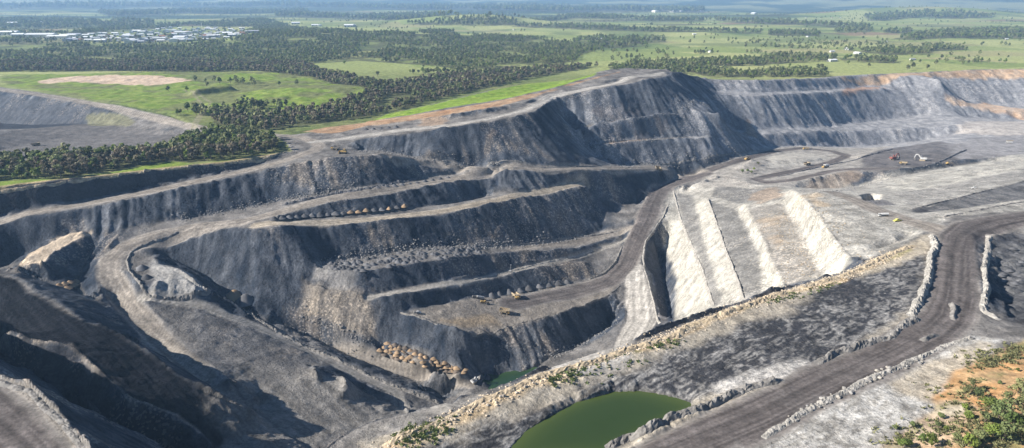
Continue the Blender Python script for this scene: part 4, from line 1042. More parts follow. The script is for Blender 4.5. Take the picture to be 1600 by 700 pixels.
# ------------------------------------------------------------------ boulders and rubble
def rock_geo(seed):
    bm = bmesh.new(); bmesh.ops.create_icosphere(bm, subdivisions=1, radius=1.0); r = random.Random(seed)
    for v in bm.verts:
        v.co *= r.uniform(.68, 1.15)
        v.co.x *= 1.15; v.co.z *= .78
    vs = [tuple(v.co) for v in bm.verts]; fs = [tuple(v.index for v in f.verts) for f in bm.faces]; bm.free()
    return vs, fs
ROCKS = [rock_geo(900 + i) for i in range(7)]
M_rock = mat('boulder_stone', (.33, .30, .255), .9, .3, .9, bump=.2, inst=.3, col2=(.22, .21, .20))
M_rockt = mat('boulder_tan', (.38, .30, .20), .9, .3, .9, bump=.2, inst=.3, col2=(.30, .265, .22))
RM = [mesh('boulder', v, f, M_rock) for v, f in ROCKS]; RMT = [mesh('boulder', v, f, M_rockt) for v, f in ROCKS]
def along(s, n, spread):
    q = hits(s); d = [0]
    for a, b in zip(q[:-1], q[1:]): d.append(d[-1] + math.hypot(b[0] - a[0], b[1] - a[1]))
    out = []
    for _ in range(n):
        t = random.uniform(0, d[-1]); x = np.interp(t, d, [p[0] for p in q]); y = np.interp(t, d, [p[1] for p in q])
        out.append((x + random.gauss(0, spread), y + random.gauss(0, spread)))
    return out
def boulder(x, y, s, meshes, label, group):
    o = put('boulder', random.choice(meshes), None, (x, y, float(height(x, y)) + s * .30)); o.scale = (s, s * random.uniform(.8, 1.2), s * random.uniform(.8, 1.1))
    o.rotation_euler = (random.uniform(-.3, .3), random.uniform(-.3, .3), random.uniform(0, 6.28)); tag(o, label, 'boulder', group)
for x, y in along('1230,659 1272,637 1295,625 1330,608 1362,590 1407,573 1440,559', 110, 1.3):
    boulder(x, y, random.uniform(.4, 1.1), RM, 'pale boulder in the bank on the right of the nearest haul road', 'boulders beside the nearest haul road')
for x, y in along('690,662 740,637 800,610 850,588 900,576 940,565', 110, 2.6):
    boulder(x, y, random.uniform(.4, .85), RMT, 'tan boulder on the rocky rim left of the green pond', 'tan boulders on the rim')
for x, y in along('1000,543 1075,511 1137,489 1200,466 1250,451 1312,434 1395,396', 60, 1.6):
    boulder(x, y, random.uniform(.4, .95), RMT, 'tan boulder on the rim beside the pale benches', 'boulders on the rim by the pale benches')
def rubble(name, label, places, smin, smax, material):
    vs = []; fs = []
    zz = height(np.array([p[0] for p in places]), np.array([p[1] for p in places]))
    for (x, y), z0_ in zip(places, zz):
        g, f = ROCKS[random.randrange(7)]; s = random.uniform(smin, smax) * random.choice((.6, .8, 1, 1, 1.3)); a = random.uniform(0, 6.28); c, d = math.cos(a) * s, math.sin(a) * s
        z = float(z0_) + s * .25; k = len(vs)
        vs += [(x + c * p[0] - d * p[1], y + d * p[0] + c * p[1], z + p[2] * s) for p in g]
        fs += [(q[0] + k, q[1] + k, q[2] + k) for q in f]
    o = put(name, mesh(name, vs, fs, material)); tag(o, label, 'rubble', kind='stuff')
rubble('rim_rubble', 'loose tan stones covering the rim above the pit', along('600,697 630,681 680,664 740,635 800,608 850,586 900,575 940,563 1000,542 1075,510 1200,466 1312,434 1395,396', 2200, 3.2), .2, .55, M_rockt)
wall_r = []
for s, n, sp in (('500,412 550,402 625,392 675,386 750,383 800,383 850,378 900,369', 900, 3.0), ('470,497 510,507 535,523 560,535 590,543', 120, 3), ('560,236 600,238 650,247 700,254 760,260 800,261', 500, 5), ('960,262 1000,257 1060,250 1120,243 1170,232', 500, 5),
                 ('280,343 350,330 420,317 480,306 560,292', 400, 2.5), ('860,556 900,543 935,522 960,503', 150, 2.5), ('1250,298 1300,300 1340,292 1390,278 1500,258', 300, 4), ('320,455 362,470 400,497 450,527 485,546', 200, 1.5), ('905,200 960,190 1010,182 1060,179 1125,177', 300, 3), ('925,228 980,221 1040,217 1110,214', 250, 3), ):
    wall_r += along(s, n, sp)
rubble('bench_rubble', 'small tan stones scattered over the pale benches', along('1262,310 1292,350 1338,412', 260, 9) + along('1205,330 1235,380 1255,435', 420, 8), .2, .6, M_rockt)
rubble('wall_rubble', 'grey broken rock lying along the feet of the pit walls', wall_r, .35, .85, M_rock)
# ------------------------------------------------------------------ machines
M_yel = mat('machine_yellow', (.38, .25, .085), .7, .2, .8); M_dyel = mat('tray_dusty_yellow', (.31, .245, .16), .85, .3, .7); M_wht = mat('machine_white', (.45, .44, .42), .65, .12, .8)
M_red = mat('machine_red', (.19, .065, .05), .8, .2, .8); M_blk = mat('rubber_black', (.025, .024, .023), .85, .3, 1.0); M_gls = mat('cab_glass', (.03, .04, .05), .12, .1, 1.0, spec=.6)
M_stl = mat('dusty_steel', (.17, .155, .14), .7, .3, .8); M_pty = mat('paint_lime_yellow', (.62, .58, .12), .5, .15, .9); M_coal = mat('load_of_rock', (.10, .095, .09), .95, .4, .9, bump=.3)
def wheel(root, x, y, r, w):
    o = MB().tube((x, y - w / 2, r), (x, y + w / 2, r), r, n=14).build('wheel', M_blk, root)
    MB().tube((x, y - w / 2 - .04, r), (x, y + w / 2 + .04, r), r * .52, n=10).build('rim', M_dyel, o)
def haul_truck(body=None, load=False, water_tank=False):
    body = body or M_dyel
    t = thing('haul_truck', 'x', 'truck')
    MB().box(-5.0, 4.6, -1.0, 1.0, 1.3, 2.2).build('chassis', M_stl, t)
    for x in (3.0, -2.6):
        for y in ((-2.5, 2.5) if x > 0 else (-2.7, -1.5, 1.5, 2.7)): wheel(t, x, y, 1.35, 1.0)
    MB().box(2.0, 5.2, -2.6, 2.6, 1.7, 3.0).box(4.9, 5.3, -1.4, 1.4, 1.2, 3.1).build('engine_deck', M_yel, t)
    cab = MB().box(2.5, 4.5, .5, 2.5, 3.0, 4.7, .15, .1).build('cab', M_yel, t)
    MB().box(4.35, 4.52, .7, 2.3, 3.6, 4.4).box(2.9, 4.2, 2.4, 2.53, 3.6, 4.4).build('windscreen', M_gls, cab)
    MB().tube((5.25, -1.3, 3.0), (5.4, -1.3, 3.0), .15, n=6).tube((5.25, 1.3, 3.0), (5.4, 1.3, 3.0), .15, n=6).build('headlights', M_wht, t)
    if water_tank:
        MB().prism([(-5.2, 2.2), (1.8, 2.2), (1.8, 5.3), (-4.9, 5.3)], -2.6, 2.6).build('water_tank', M_wht, t)
        MB().box(-5.5, -5.2, -2.0, 2.0, 1.6, 2.2).build('spray_bar', M_red, t)
    else:
        b = MB()
        b.prism([(-5.6, 3.4), (-4.9, 2.4), (1.7, 2.2), (2.1, 4.8), (1.9, 4.8), (1.5, 2.5), (-4.8, 2.7), (-5.5, 3.6)], -2.7, 2.7)
        for y in (-2.95, 2.7): b.prism([(-5.7, 3.5), (-4.9, 2.4), (1.7, 2.2), (2.1, 4.9), (-5.4, 4.5)], y, y + .25)
        b.box(1.9, 5.0, -2.9, 2.9, 4.75, 4.98)
        b.build('tray', body, t)
        if load:
            MB().box(-4.6, 1.7, -2.5, 2.5, 3.0, 5.4, 1.6, 1.2).build('load', M_coal, t)
    return t
def tracks(t, L_, W, g, h, m=None):
    for y in (-W / 2, W / 2):
        MB().prism([(-L_ / 2, h * .4), (-L_ / 2 + h * .35, 0), (L_ / 2 - h * .35, 0), (L_ / 2, h * .4), (L_ / 2 - h * .1, h * .8), (L_ / 2 - h * .5, h), (-L_ / 2 + h * .5, h), (-L_ / 2 + h * .1, h * .8)], y - g / 2, y + g / 2).build('track', m or M_stl, t)
def shovel(name, house, boomc, reach=True, k=1.0):
    t = thing(name, 'x', 'excavator')
    tracks(t, 8.4, 5.2, 1.5, 2.0, M_dyel)
    MB().box(-2.2, 2.2, -1.9, 1.9, 1.4, 2.6).build('undercarriage', M_stl, t)
    MB().box(-5.6, 3.0, -3.3, 3.3, 2.6, 5.4, .15, .15).box(-6.4, -5.6, -2.9, 2.9, 2.7, 5.0).build('house', house, t)
    MB().tube((-3.5, 1.6, 5.4), (-3.5, 1.6, 6.6), .25).tube((-2.6, 1.6, 5.4), (-2.6, 1.6, 6.6), .25).box(-5.2, -.6, -1.2, .6, 5.4, 6.0).build('exhaust', M_stl, t)
    cab = MB().box(1.2, 3.2, 1.1, 3.2, 5.4, 8.0, .1, .1).build('cab', boomc, t)
    MB().box(3.1, 3.23, 1.3, 3.0, 6.2, 7.7).box(1.5, 2.9, 3.1, 3.23, 6.2, 7.7).build('windows', M_gls, cab)
    MB().beam([(2.4, -.3, 4.4), (5.6, -.3, 9.6), (9.6, -.3, 9.9)], 1.0, 1.3).build('boom', boomc, t)
    st = MB().beam([(9.3, -.3, 10.4), (11.2, -.3, 4.9)], .8, 1.0).build('stick', boomc, t)
    MB().prism([(10.3, 5.2), (12.0, 4.8), (12.3, 3.0), (10.9, 1.5), (9.3, 2.0), (10.1, 3.0)], -1.9, 1.3).build('bucket', M_stl, st)
    MB().beam([(3.4, -.3, 4.0), (5.9, -.3, 8.6)], .35, .35).beam([(5.7, -.3, 10.4), (9.0, -.3, 11.2)], .35, .35).build('ram', M_stl, t)
    return t
def dozer():
    t = thing('bulldozer', 'x', 'bulldozer')
    tracks(t, 6.4, 3.2, .8, 1.7, M_blk)
    MB().box(-2.8, 2.9, -1.3, 1.3, 1.0, 2.8, .1, .1).build('body', M_yel, t)
    c = MB().box(-1.8, .4, -1.2, 1.2, 2.8, 4.5, .2, .15).build('cab', M_yel, t)
    MB().box(.1, .35, -1.0, 1.0, 3.1, 4.2).box(-1.6, .1, -1.25, 1.25, 3.2, 4.1).build('windows', M_gls, c)
    MB().prism([(3.9, .1), (4.2, .1), (4.0, 1.2), (4.4, 2.5), (4.1, 2.5), (3.6, 1.2)], -2.9, 2.9).build('blade', M_yel, t)
    MB().box(1.0, 3.9, -2.2, -1.9, .8, 1.2).box(1.0, 3.9, 1.9, 2.2, .8, 1.2).build('push_arm', M_stl, t)
    MB().box(-4.6, -2.8, -.5, .5, 1.0, 1.6).prism([(-4.7, 1.6), (-4.3, 1.6), (-4.6, -.1), (-4.8, .1)], -.3, .3).build('ripper', M_stl, t)
    return t
def pickup(body):
    t = thing('utility_truck', 'x', 'pickup')
    MB().prism([(-2.7, .5), (2.7, .5), (2.75, 1.1), (1.5, 1.25), (-2.7, 1.2)], -.95, .95).build('body', body, t)
    c = MB().prism([(-.7, 1.2), (1.5, 1.2), (.8, 1.95), (-.6, 1.95)], -.85, .85).build('cabin', body, t)
    MB().prism([(-.55, 1.28), (1.3, 1.28), (.75, 1.85), (-.5, 1.85)], -.88, .88).build('windows', M_gls, c)
    MB().box(-2.75, -.8, -1.0, 1.0, 1.2, 1.5).build('tray', M_stl, t)
    for x in (1.75, -1.7):
        for y in (-.85, .85): wheel(t, x, y, .42, .3)
    return t
def tanker(body):
    t = thing('service_truck', 'x', 'truck')
    MB().box(-4.6, 4.4, -.6, .6, .8, 1.2).build('chassis', M_stl, t)
    MB().tube((-4.6, 0, 2.35), (2.0, 0, 2.35), 1.25, n=14).build('tank', body, t)
    c = MB().box(2.4, 4.6, -1.2, 1.2, .9, 3.1, .12, .05).build('cab', M_wht, t)
    MB().box(4.4, 4.62, -1.05, 1.05, 1.9, 2.8).box(2.9, 4.2, -1.22, 1.22, 1.95, 2.75).build('windows', M_gls, c)
    for x in (3.4, -2.4, -3.6):
        for y in (-1.05, 1.05): wheel(t, x, y, .55, .4)
    return t
def grader():
    t = thing('motor_grader', 'x', 'grader')
    MB().beam([(-.5, 0, 2.0), (3.5, 0, 2.1), (5.2, 0, 1.4)], .6, .6).build('frame', M_yel, t)
    MB().box(-4.8, -.6, -1.1, 1.1, 1.2, 2.7, .1, .1).build('engine_cover', M_yel, t)
    c = MB().box(-.8, 1.0, -.9, .9, 1.6, 3.6, .1, .1).build('cab', M_yel, t)
    MB().box(-.5, 1.03, -.93, .93, 2.4, 3.4).build('windows', M_gls, c)
    MB().prism([(1.6, .2), (1.8, .2), (2.0, 1.1), (1.8, 1.1)], -2.4, 2.4).build('blade', M_stl, t)
    for x in (4.9, -1.8, -3.6):
        for y in (-1.25, 1.25): wheel(t, x, y, .8, .5)
    return t
def drill_rig():
    t = thing('drill_rig', 'x', 'drill')
    tracks(t, 7.5, 4.0, 1.0, 1.5)
    MB().box(-5.0, 3.0, -2.2, 2.2, 1.7, 3.9, .1, .1).build('deck_house', M_wht, t)
    c = MB().box(3.0, 5.0, -1.1, 1.1, 1.9, 4.4, .1, .1).build('cab', M_wht, t)
    MB().box(4.85, 5.03, -.9, .9, 2.8, 4.1).build('windows', M_gls, c)
    MB().beam([(4.6, 0, 4.6), (-7.5, 0, 5.2)], 1.2, 1.2).build('mast', M_dyel, t)
    return t
def light_tower():
    t = thing('light_tower', 'x', 'light tower')
    MB().box(-1.4, 1.4, -.8, .8, .5, 1.7, .05, .05).build('generator', M_wht, t)
    MB().tube((0, 0, 1.7), (0, 0, 8.5), .12, .08).build('mast', M_wht, t)
    MB().box(-.7, .7, -.1, .1, 8.3, 9.1).build('lamp_bar', M_wht, t)
    for y in (-.8, .8): wheel(t, 0, y, .4, .25)
    return t
def set_on(t, px, py, heading, label, group=None, scale=1.0):
    p = at(px, py); a = math.radians(heading); c, s = math.cos(a), math.sin(a)
    d = 3.0 * scale
    hs = [float(height(p.x + c * u - s * v, p.y + s * u + c * v)) for u in (-d, d) for v in (-d * .7, d * .7)]
    gz = sum(hs) / 4 + .05
    fx = ((hs[2] + hs[3]) - (hs[0] + hs[1])) / (4 * d); fy = ((hs[1] + hs[3]) - (hs[0] + hs[2])) / (4 * d * .7)
    scale *= .80
    t.location = (p.x, p.y, gz); t.rotation_euler = (math.atan(fy) * .9, -math.atan(fx) * .9, a); t.scale = (scale,) * 3
    t['label'] = label
    if group: t['group'] = group
    return t
# heading: degrees from +x (to the right in the picture) anticlockwise, +90 is away from the camera
G_T = 'haul trucks about the mine'
base = haul_truck()
set_on(base, 806, 465, -62, 'yellow haul truck facing the camera at the back of the truck bench', G_T)
for px, py, h, lab in ((788, 489, -8, 'dusty yellow haul truck side on in the middle of the truck bench'), (1028, 265, 12, 'yellow haul truck on the road under the far shaded wall'), (1168, 250, 200, 'yellow haul truck coming down the road by the junction'),
                       (1259, 234, 176, 'haul truck on the far upper arm of the hairpin road'), (1261, 258, 25, 'dark haul truck on the lower arm of the hairpin road'), (57, 228, 10, 'haul truck alone on the floor of the old pit at far left')):
    set_on(copy_tree(base), px, py, h, lab, G_T)
set_on(haul_truck(load=True), 1411, 257, 150, 'loaded haul truck waiting beside the red excavator', G_T)
set_on(haul_truck(water_tank=True), 1290, 262, 195, 'water truck with a white tank on the road below the hairpin')
set_on(haul_truck(body=M_stl), 524, 234, 170, 'dark haul truck at the junction below the pale ramp', G_T)
set_on(shovel('excavator', M_red, M_red), 1396, 250, 20, 'red excavator on yellow tracks digging at the dark floor', 'big excavators', 1.0)
set_on(shovel('excavator', M_wht, M_wht), 1441, 251, 150, 'white excavator with raised boom on the dark digging floor', 'big excavators', 1.0)
set_on(shovel('excavator', M_wht, M_wht), 740, 597, 52, 'white excavator standing at the green water in the pit bottom', None, .62)
dz = dozer(); set_on(dz, 537, 240, 175, 'yellow bulldozer at the edge of the left road junction', 'bulldozers', 1.35)
set_on(copy_tree(dz), 1479, 256, 20, 'small yellow bulldozer right of the white excavator', 'bulldozers', .9)
set_on(tanker(M_wht), 1380, 338, 175, 'white service truck parked by the pale bench top', None, .95)
set_on(pickup(M_pty), 1402, 346, 190, 'lime yellow utility truck near the junction', None, 1.25)
set_on(tanker(M_wht), 750, 467, 15, 'white tank truck parked at the back of the truck bench', None, .9)
set_on(grader(), 757, 474, 10, 'dusty grader parked beside the white tank truck', None, .95)
set_on(tanker(M_stl), 742, 465, 20, 'grey service truck behind the white tank truck', None, .7)
set_on(pickup(M_wht), 652, 490, 10, 'white utility truck at the left tip of the truck bench', None, 1.3)
set_on(drill_rig(), 1576, 224, 170, 'white drill rig on the grey floor at far right', None, 1.0)
set_on(light_tower(), 797, 425, 0, 'white light tower on the middle bench above the trucks')
set_on(pickup(M_wht), 1523, 295, 170, 'white vehicle on the pale ground at far right', None, 1.2)
# ------------------------------------------------------------------ trees
M_bark = mat('bark', (.16, .125, .095), .9, .3, 2.0)
M_lf = [mat('leaves_olive', (.115, .150, .052), .7, .35, .5, inst=.45, trans=.32, col2=(.205, .205, .090)),
        mat('leaves_brownish', (.205, .162, .110), .7, .35, .5, inst=.35, trans=.28, col2=(.145, .138, .080)),
        mat('leaves_bright', (.190, .235, .045), .7, .35, .5, inst=.3, trans=.32, col2=(.120, .170, .042))]
def tree_geo(seed, h, spread, cards, size, low=.32, lobes=9):
    r = random.Random(seed); tr = MB()
    lean = Vector((r.uniform(-.06, .06) * h, r.uniform(-.06, .06) * h, 0))
    fork = Vector((0, 0, h * low)) + lean * .5
    tr.tube((0, 0, -.3), fork, h * .026, h * .018, 6)
    cen = []
    for k in range(lobes):
        a = 2 * math.pi * k / lobes * 1.9 + r.uniform(-.4, .4); rr = spread * r.uniform(.15, .85)
        z = h * r.uniform(low + .14, .90)
        rr *= (1.1 - .6 * (z / h - low))
        c = Vector((rr * math.cos(a), rr * math.sin(a), z)) + lean
        cen.append((c, spread * r.uniform(.30, .52)))
        tr.tube(fork, c, h * .011, h * .004, 4)
    cen.append((Vector((0, 0, h * .88)) + lean, spread * .42))
    cv = []; cf = []
    for _ in range(cards):
        c, rad_ = r.choice(cen)
        d = Vector((r.gauss(0, 1), r.gauss(0, 1), r.gauss(0, 1))).normalized() * (rad_ * r.uniform(.35, 1.08)); d.z *= .78
        p = c + d; n = (d.normalized() + Vector((r.uniform(-.8, .8), r.uniform(-.8, .8), r.uniform(-.2, .9)))).normalized()
        u = n.orthogonal().normalized(); u.rotate(Matrix.Rotation(r.uniform(0, 6.28), 3, n)); w = n.cross(u)
        s = size * r.uniform(.55, 1.25); k = len(cv)
        cv += [p + u * s * .9 + w * s * .15, p + w * s * .7 + n * s * .2, p - u * s * .95 - w * s * .1, p - w * s * .75 + n * s * .1]
        cf.append((k, k + 1, k + 2, k + 3))
    return tr, cv, cf
TP = []
for k in range(9):
    h = (12, 10, 14, 11, 9, 13, 8, 12, 10)[k]; lf = M_lf[(0, 1, 0, 1, 2, 1, 2, 0, 1)[k]]
    tr, cv, cf = tree_geo(50 + k, h, h * random.Random(k).uniform(.28, .40), 300, .85)
    TP.append((mesh('trunk', tr.v, tr.f, M_bark), mesh('crown', cv, cf, lf), h))
SHP = []
for k in range(5):
    h = (4.5, 3.5, 5.5, 6.5, 3.0)[k]
    tr, cv, cf = tree_geo(90 + k, h, h * .55, 420, .42, .18, 10)
    SHP.append((mesh('trunk', tr.v, tr.f, M_bark), mesh('crown', cv, cf, M_lf[(0, 2, 2, 0, 0)[k]]), h))

def spread_in(s, gap, keep=1.0, nscale=45.0, thr=.0, seed=3, edge=True):
    poly = hits(s)
    xs = [p[0] for p in poly]; ys = [p[1] for p in poly]
    gx_ = np.arange(min(xs), max(xs), gap); gy_ = np.arange(min(ys), max(ys), gap)
    if len(gx_) == 0 or len(gy_) == 0: return np.zeros((0, 2))
    a, b = np.meshgrid(gx_, gy_)
    rg = np.random.default_rng(seed)
    a = a + rg.uniform(-.5, .5, a.shape) * gap * 1.1; b = b + rg.uniform(-.5, .5, b.shape) * gap * 1.1
    m = inside(poly, a, b) & (rg.random(a.shape) < keep)
    if thr: m &= fbm(a / nscale, b / nscale, seed + 800, 3) > thr
    return np.stack([a[m], b[m]], -1)
allp = []
for k, (s, gap, keep, ns, thr) in enumerate(FOREST):
    q = spread_in(s, gap, keep, ns, thr, 30 + k)
    sc = np.full(len(q), max(.92, gap / 13.0))
    allp.append(np.concatenate([q, sc[:, None], np.full((len(q), 1), k)], 1))
# single trees over the paddocks and along creek lines
rg = np.random.default_rng(5)
n = 5200
dd = np.sqrt(rg.uniform(1250 ** 2, 7500 ** 2, n)); az = rg.uniform(-.72, .72, n)
x, y = dd * np.sin(az), dd * np.cos(az)
keepm = (fbm(x / 170., y / 170., 855, 3) > .545) & ~inside(MINE, x, y)
q = np.stack([x[keepm], y[keepm]], -1)
allp.append(np.concatenate([q, np.ones((len(q), 1)), np.full((len(q), 1), 90)], 1))
for s, nn_, sp in (('820,76 900,80 960,82', 30, 30), ('1000,84 1060,86 1110,84', 22, 20), ('1130,62 1250,66 1330,66', 40, 60), ('1240,70 1330,72 1390,70', 40, 40), ('1330,78 1250,76 1200,74', 50, 40), ('1500,100 1560,98 1590,101', 10, 10), ('1480,94 1540,97', 10, 6), ('300,125 400,135 480,130', 14, 25), ('320,185 400,165 470,178', 40, 14), ('220,205 260,190 330,172', 26, 10), ('640,116 700,114 760,110', 30, 12), ('960,94 1000,92 1050,94', 16, 20), ('1160,83 1240,88', 16, 20)):
    q = np.array(along(s, nn_, sp)); allp.append(np.concatenate([q, np.ones((len(q), 1)), np.full((len(q), 1), 91)], 1))
ap = np.concatenate(allp, 0)
ok = ~inside(MINE, ap[:, 0], ap[:, 1]) & ~inside(OLD, ap[:, 0], ap[:, 1])
TOWN_CLEAR = [hits(s) for s in ('105,117 160,115 240,116 300,124 265,134 170,133 60,132 60,124', '495,108 560,98 650,104 640,112 580,116 500,113', '450,60 490,58 500,64 440,70', '560,75 600,72 606,80 566,84')]
for c in TOWN_CLEAR: ok &= ~inside(c, ap[:, 0], ap[:, 1])
for k, (_, s, w, tone) in enumerate(ROADS):
    if k in (6,):
        D, A, SG = line_dist(hits(s), ap[:, 0], ap[:, 1], 20); ok &= D > 14
random.seed(77)
TOWN = []
for _ in range(9000):
    px = random.uniform(100, 398); py = random.triangular(43, 69, 57)
    lo = np.interp(px, [104, 160, 250, 330, 398], [57, 53, 45, 43, 46]); hi_ = np.interp(px, [104, 160, 210, 250, 330, 398], [64, 66, 68, 66, 63, 53])
    if not lo < py < hi_ or any(abs(px - a) < 7.5 and abs(py - b) < 2.0 for a, b in TOWN): continue
    TOWN.append((px, py))
    if len(TOWN) >= 150: break
for a, b in TOWN + [(12, 55), (30, 57), (66, 60), (92, 61)]:
    q = hit(a, b); ok &= ~((np.abs(ap[:, 0] - q[0]) < 26) & (ap[:, 1] - q[1] < 20) & (ap[:, 1] - q[1] > -75)) | (RNG.random(len(ap)) < .12)
ap = ap[ok]
ap = ap[np.argsort(np.hypot(ap[:, 0], ap[:, 1]))]
NEARN = 250
GRPLAB = {0: ('tree in the dense belt between the grass rim and the old pit', 'trees in the belt on the left rim'), 1: ('tree in the winding creek belt behind the left road', 'trees of the winding creek belt')}
def plant(protos, x, y, name, label, cat, group, sc):
    tm, cm, h = random.choice(protos)
    t = thing(name, label, cat, (x, y, float(height(x, y)) - .1), random.uniform(0, 6.28), group)
    t.scale = (sc * random.uniform(.85, 1.15), sc * random.uniform(.85, 1.15), sc * random.uniform(.8, 1.15))
    put('trunk', tm, t); put('crown', cm, t)
    return t
LOOK = {0: 'olive green', 1: 'brownish', 2: 'bright green'}
TPL = (0, 1, 0, 1, 2, 1, 2, 0, 1)
for x, y, s, k in ap[:NEARN]:
    i = random.choice((1, 3, 5, 8, 1, 3, 5, 4, 6, 2) if k == 0 else (1, 3, 5, 0, 7))
    sc = random.uniform(.72, 1.18); hgt = TP[i][2] * sc
    size_w = 'tall' if hgt > 12 else 'small' if hgt < 9 else 'middling'
    dep = y * CP + CAM_H * SP; px = 800 + x / dep * FOC
    part = 'at its left end' if px < 130 else 'in its middle' if px < 300 else 'at its right end'
    lab = f'{size_w} {LOOK[TPL[i]]} tree in the rim belt behind the grass, {part}' if k == 0 else f'{size_w} {LOOK[TPL[i]]} tree behind the left road'
    plant([TP[i]], x, y, 'tree', lab, 'tree', lab.replace(' tree', ' trees'), sc)
# the bush in the right hand corner
SH = [(1517, 612, 3, 1.2), (1508, 618, 0, 1.0), (1527, 625, 0, 1.2), (1545, 640, 2, 1.4), (1560, 655, 3, 1.5), (1538, 660, 0, 1.2), (1575, 630, 3, 1.1), (1590, 615, 3, 1.5), (1598, 640, 3, 1.7), (1582, 668, 2, 1.4), (1595, 690, 3, 1.4), (1550, 685, 2, 1.5), (1530, 690, 0, 1.2), (1515, 700, 2, 1.3), (1512, 655, 1, 1.3), (1508, 640, 1, 1.1), (1470, 655, 0, .8), (1465, 668, 0, .8), (1478, 672, 1, .7), (1425, 668, 0, .7), (1440, 690, 1, 1.0), (1455, 698, 2, 1.0), (1420, 698, 1, .9), (1405, 690, 0, .6), (1398, 672, 0, .6), (1410, 700, 2, .8), (1590, 580, 1, .6), (1562, 600, 4, .8), (1565, 690, 3, 1.5), (1600, 665, 3, 1.5), (1535, 612, 4, .9), (1495, 690, 0, .9)]
for px, py, k, s in SH:
    p = at(px, py); lab = ('low ' if SHP[k][2] * s < 4.5 else 'tall ') + ('bright green' if k in (1, 2) else 'olive') + ' shrub ' + ('beside the pale ground left of the orange soil' if px < 1500 else 'at the very right edge of the orange soil' if px > 1570 else 'in the thicket on the orange soil')
    plant([SHP[k]], p.x, p.y, 'shrub', lab, 'shrub', lab, s * .78)
for px, py in ((1168, 268), (1160, 271), (1174, 272), (1178, 266), (1184, 258)):
    p = at(px, py); plant(SHP[:2], p.x, p.y, 'shrub', 'grey green shrub on the mound left of the hairpin road', 'shrub', 'shrubs by the hairpin road', 1.1)
def low_cover(name, label, s_list, material, size, smin, smax):
    vs = []; fs = []
    for s, nn_, sp in s_list:
        for x, y in along(s, nn_, sp):
            z = float(height(x, y)); hh = random.uniform(smin, smax)
            for _ in range(9):
                a = random.uniform(0, 6.28); t = Vector((math.cos(a), math.sin(a), random.uniform(.4, 1.4))).normalized(); b = t.orthogonal().normalized() * size * random.uniform(.5, 1)
                o = Vector((x + random.gauss(0, hh * .5), y + random.gauss(0, hh * .5), z + random.uniform(0, hh * .35))); k = len(vs)
                vs += [o - b, o + b, o + t * hh + b * .4, o + t * hh - b * .4]; fs.append((k, k + 1, k + 2, k + 3))
    o = put(name, mesh(name, vs, fs, material)); tag(o, label, 'plants', kind='stuff')
M_wd = mat('weeds_green', (.12, .15, .045), .7, .3, .6, trans=.25)
M_ws = mat('weeds_olive', (.17, .165, .07), .7, .3, .6, trans=.2)
low_cover('rim_weeds', 'low green weeds growing along the rocky rim', [('620,690 650,678 690,664', 120, 3.5), ('860,600 880,588 900,582', 50, 2.5), ('1020,546 1060,533', 30, 2), ('1200,474 1260,458 1310,444', 60, 2.0), ('880,588 1000,556', 40, 3)], M_wd, .35, .5, 1.0)
low_cover('corner_undergrowth', 'low olive scrub covering the orange soil bottom right', [('1530,575 1600,545', 170, 3.0), ('1540,640 1600,680', 240, 8), ('1400,695 1500,660', 110, 5), ('1520,560 1560,545', 40, 3), ('1500,690 1560,690', 120, 5), ('1480,625 1520,600', 40, 5)], M_ws, .35, .5, 1.3)
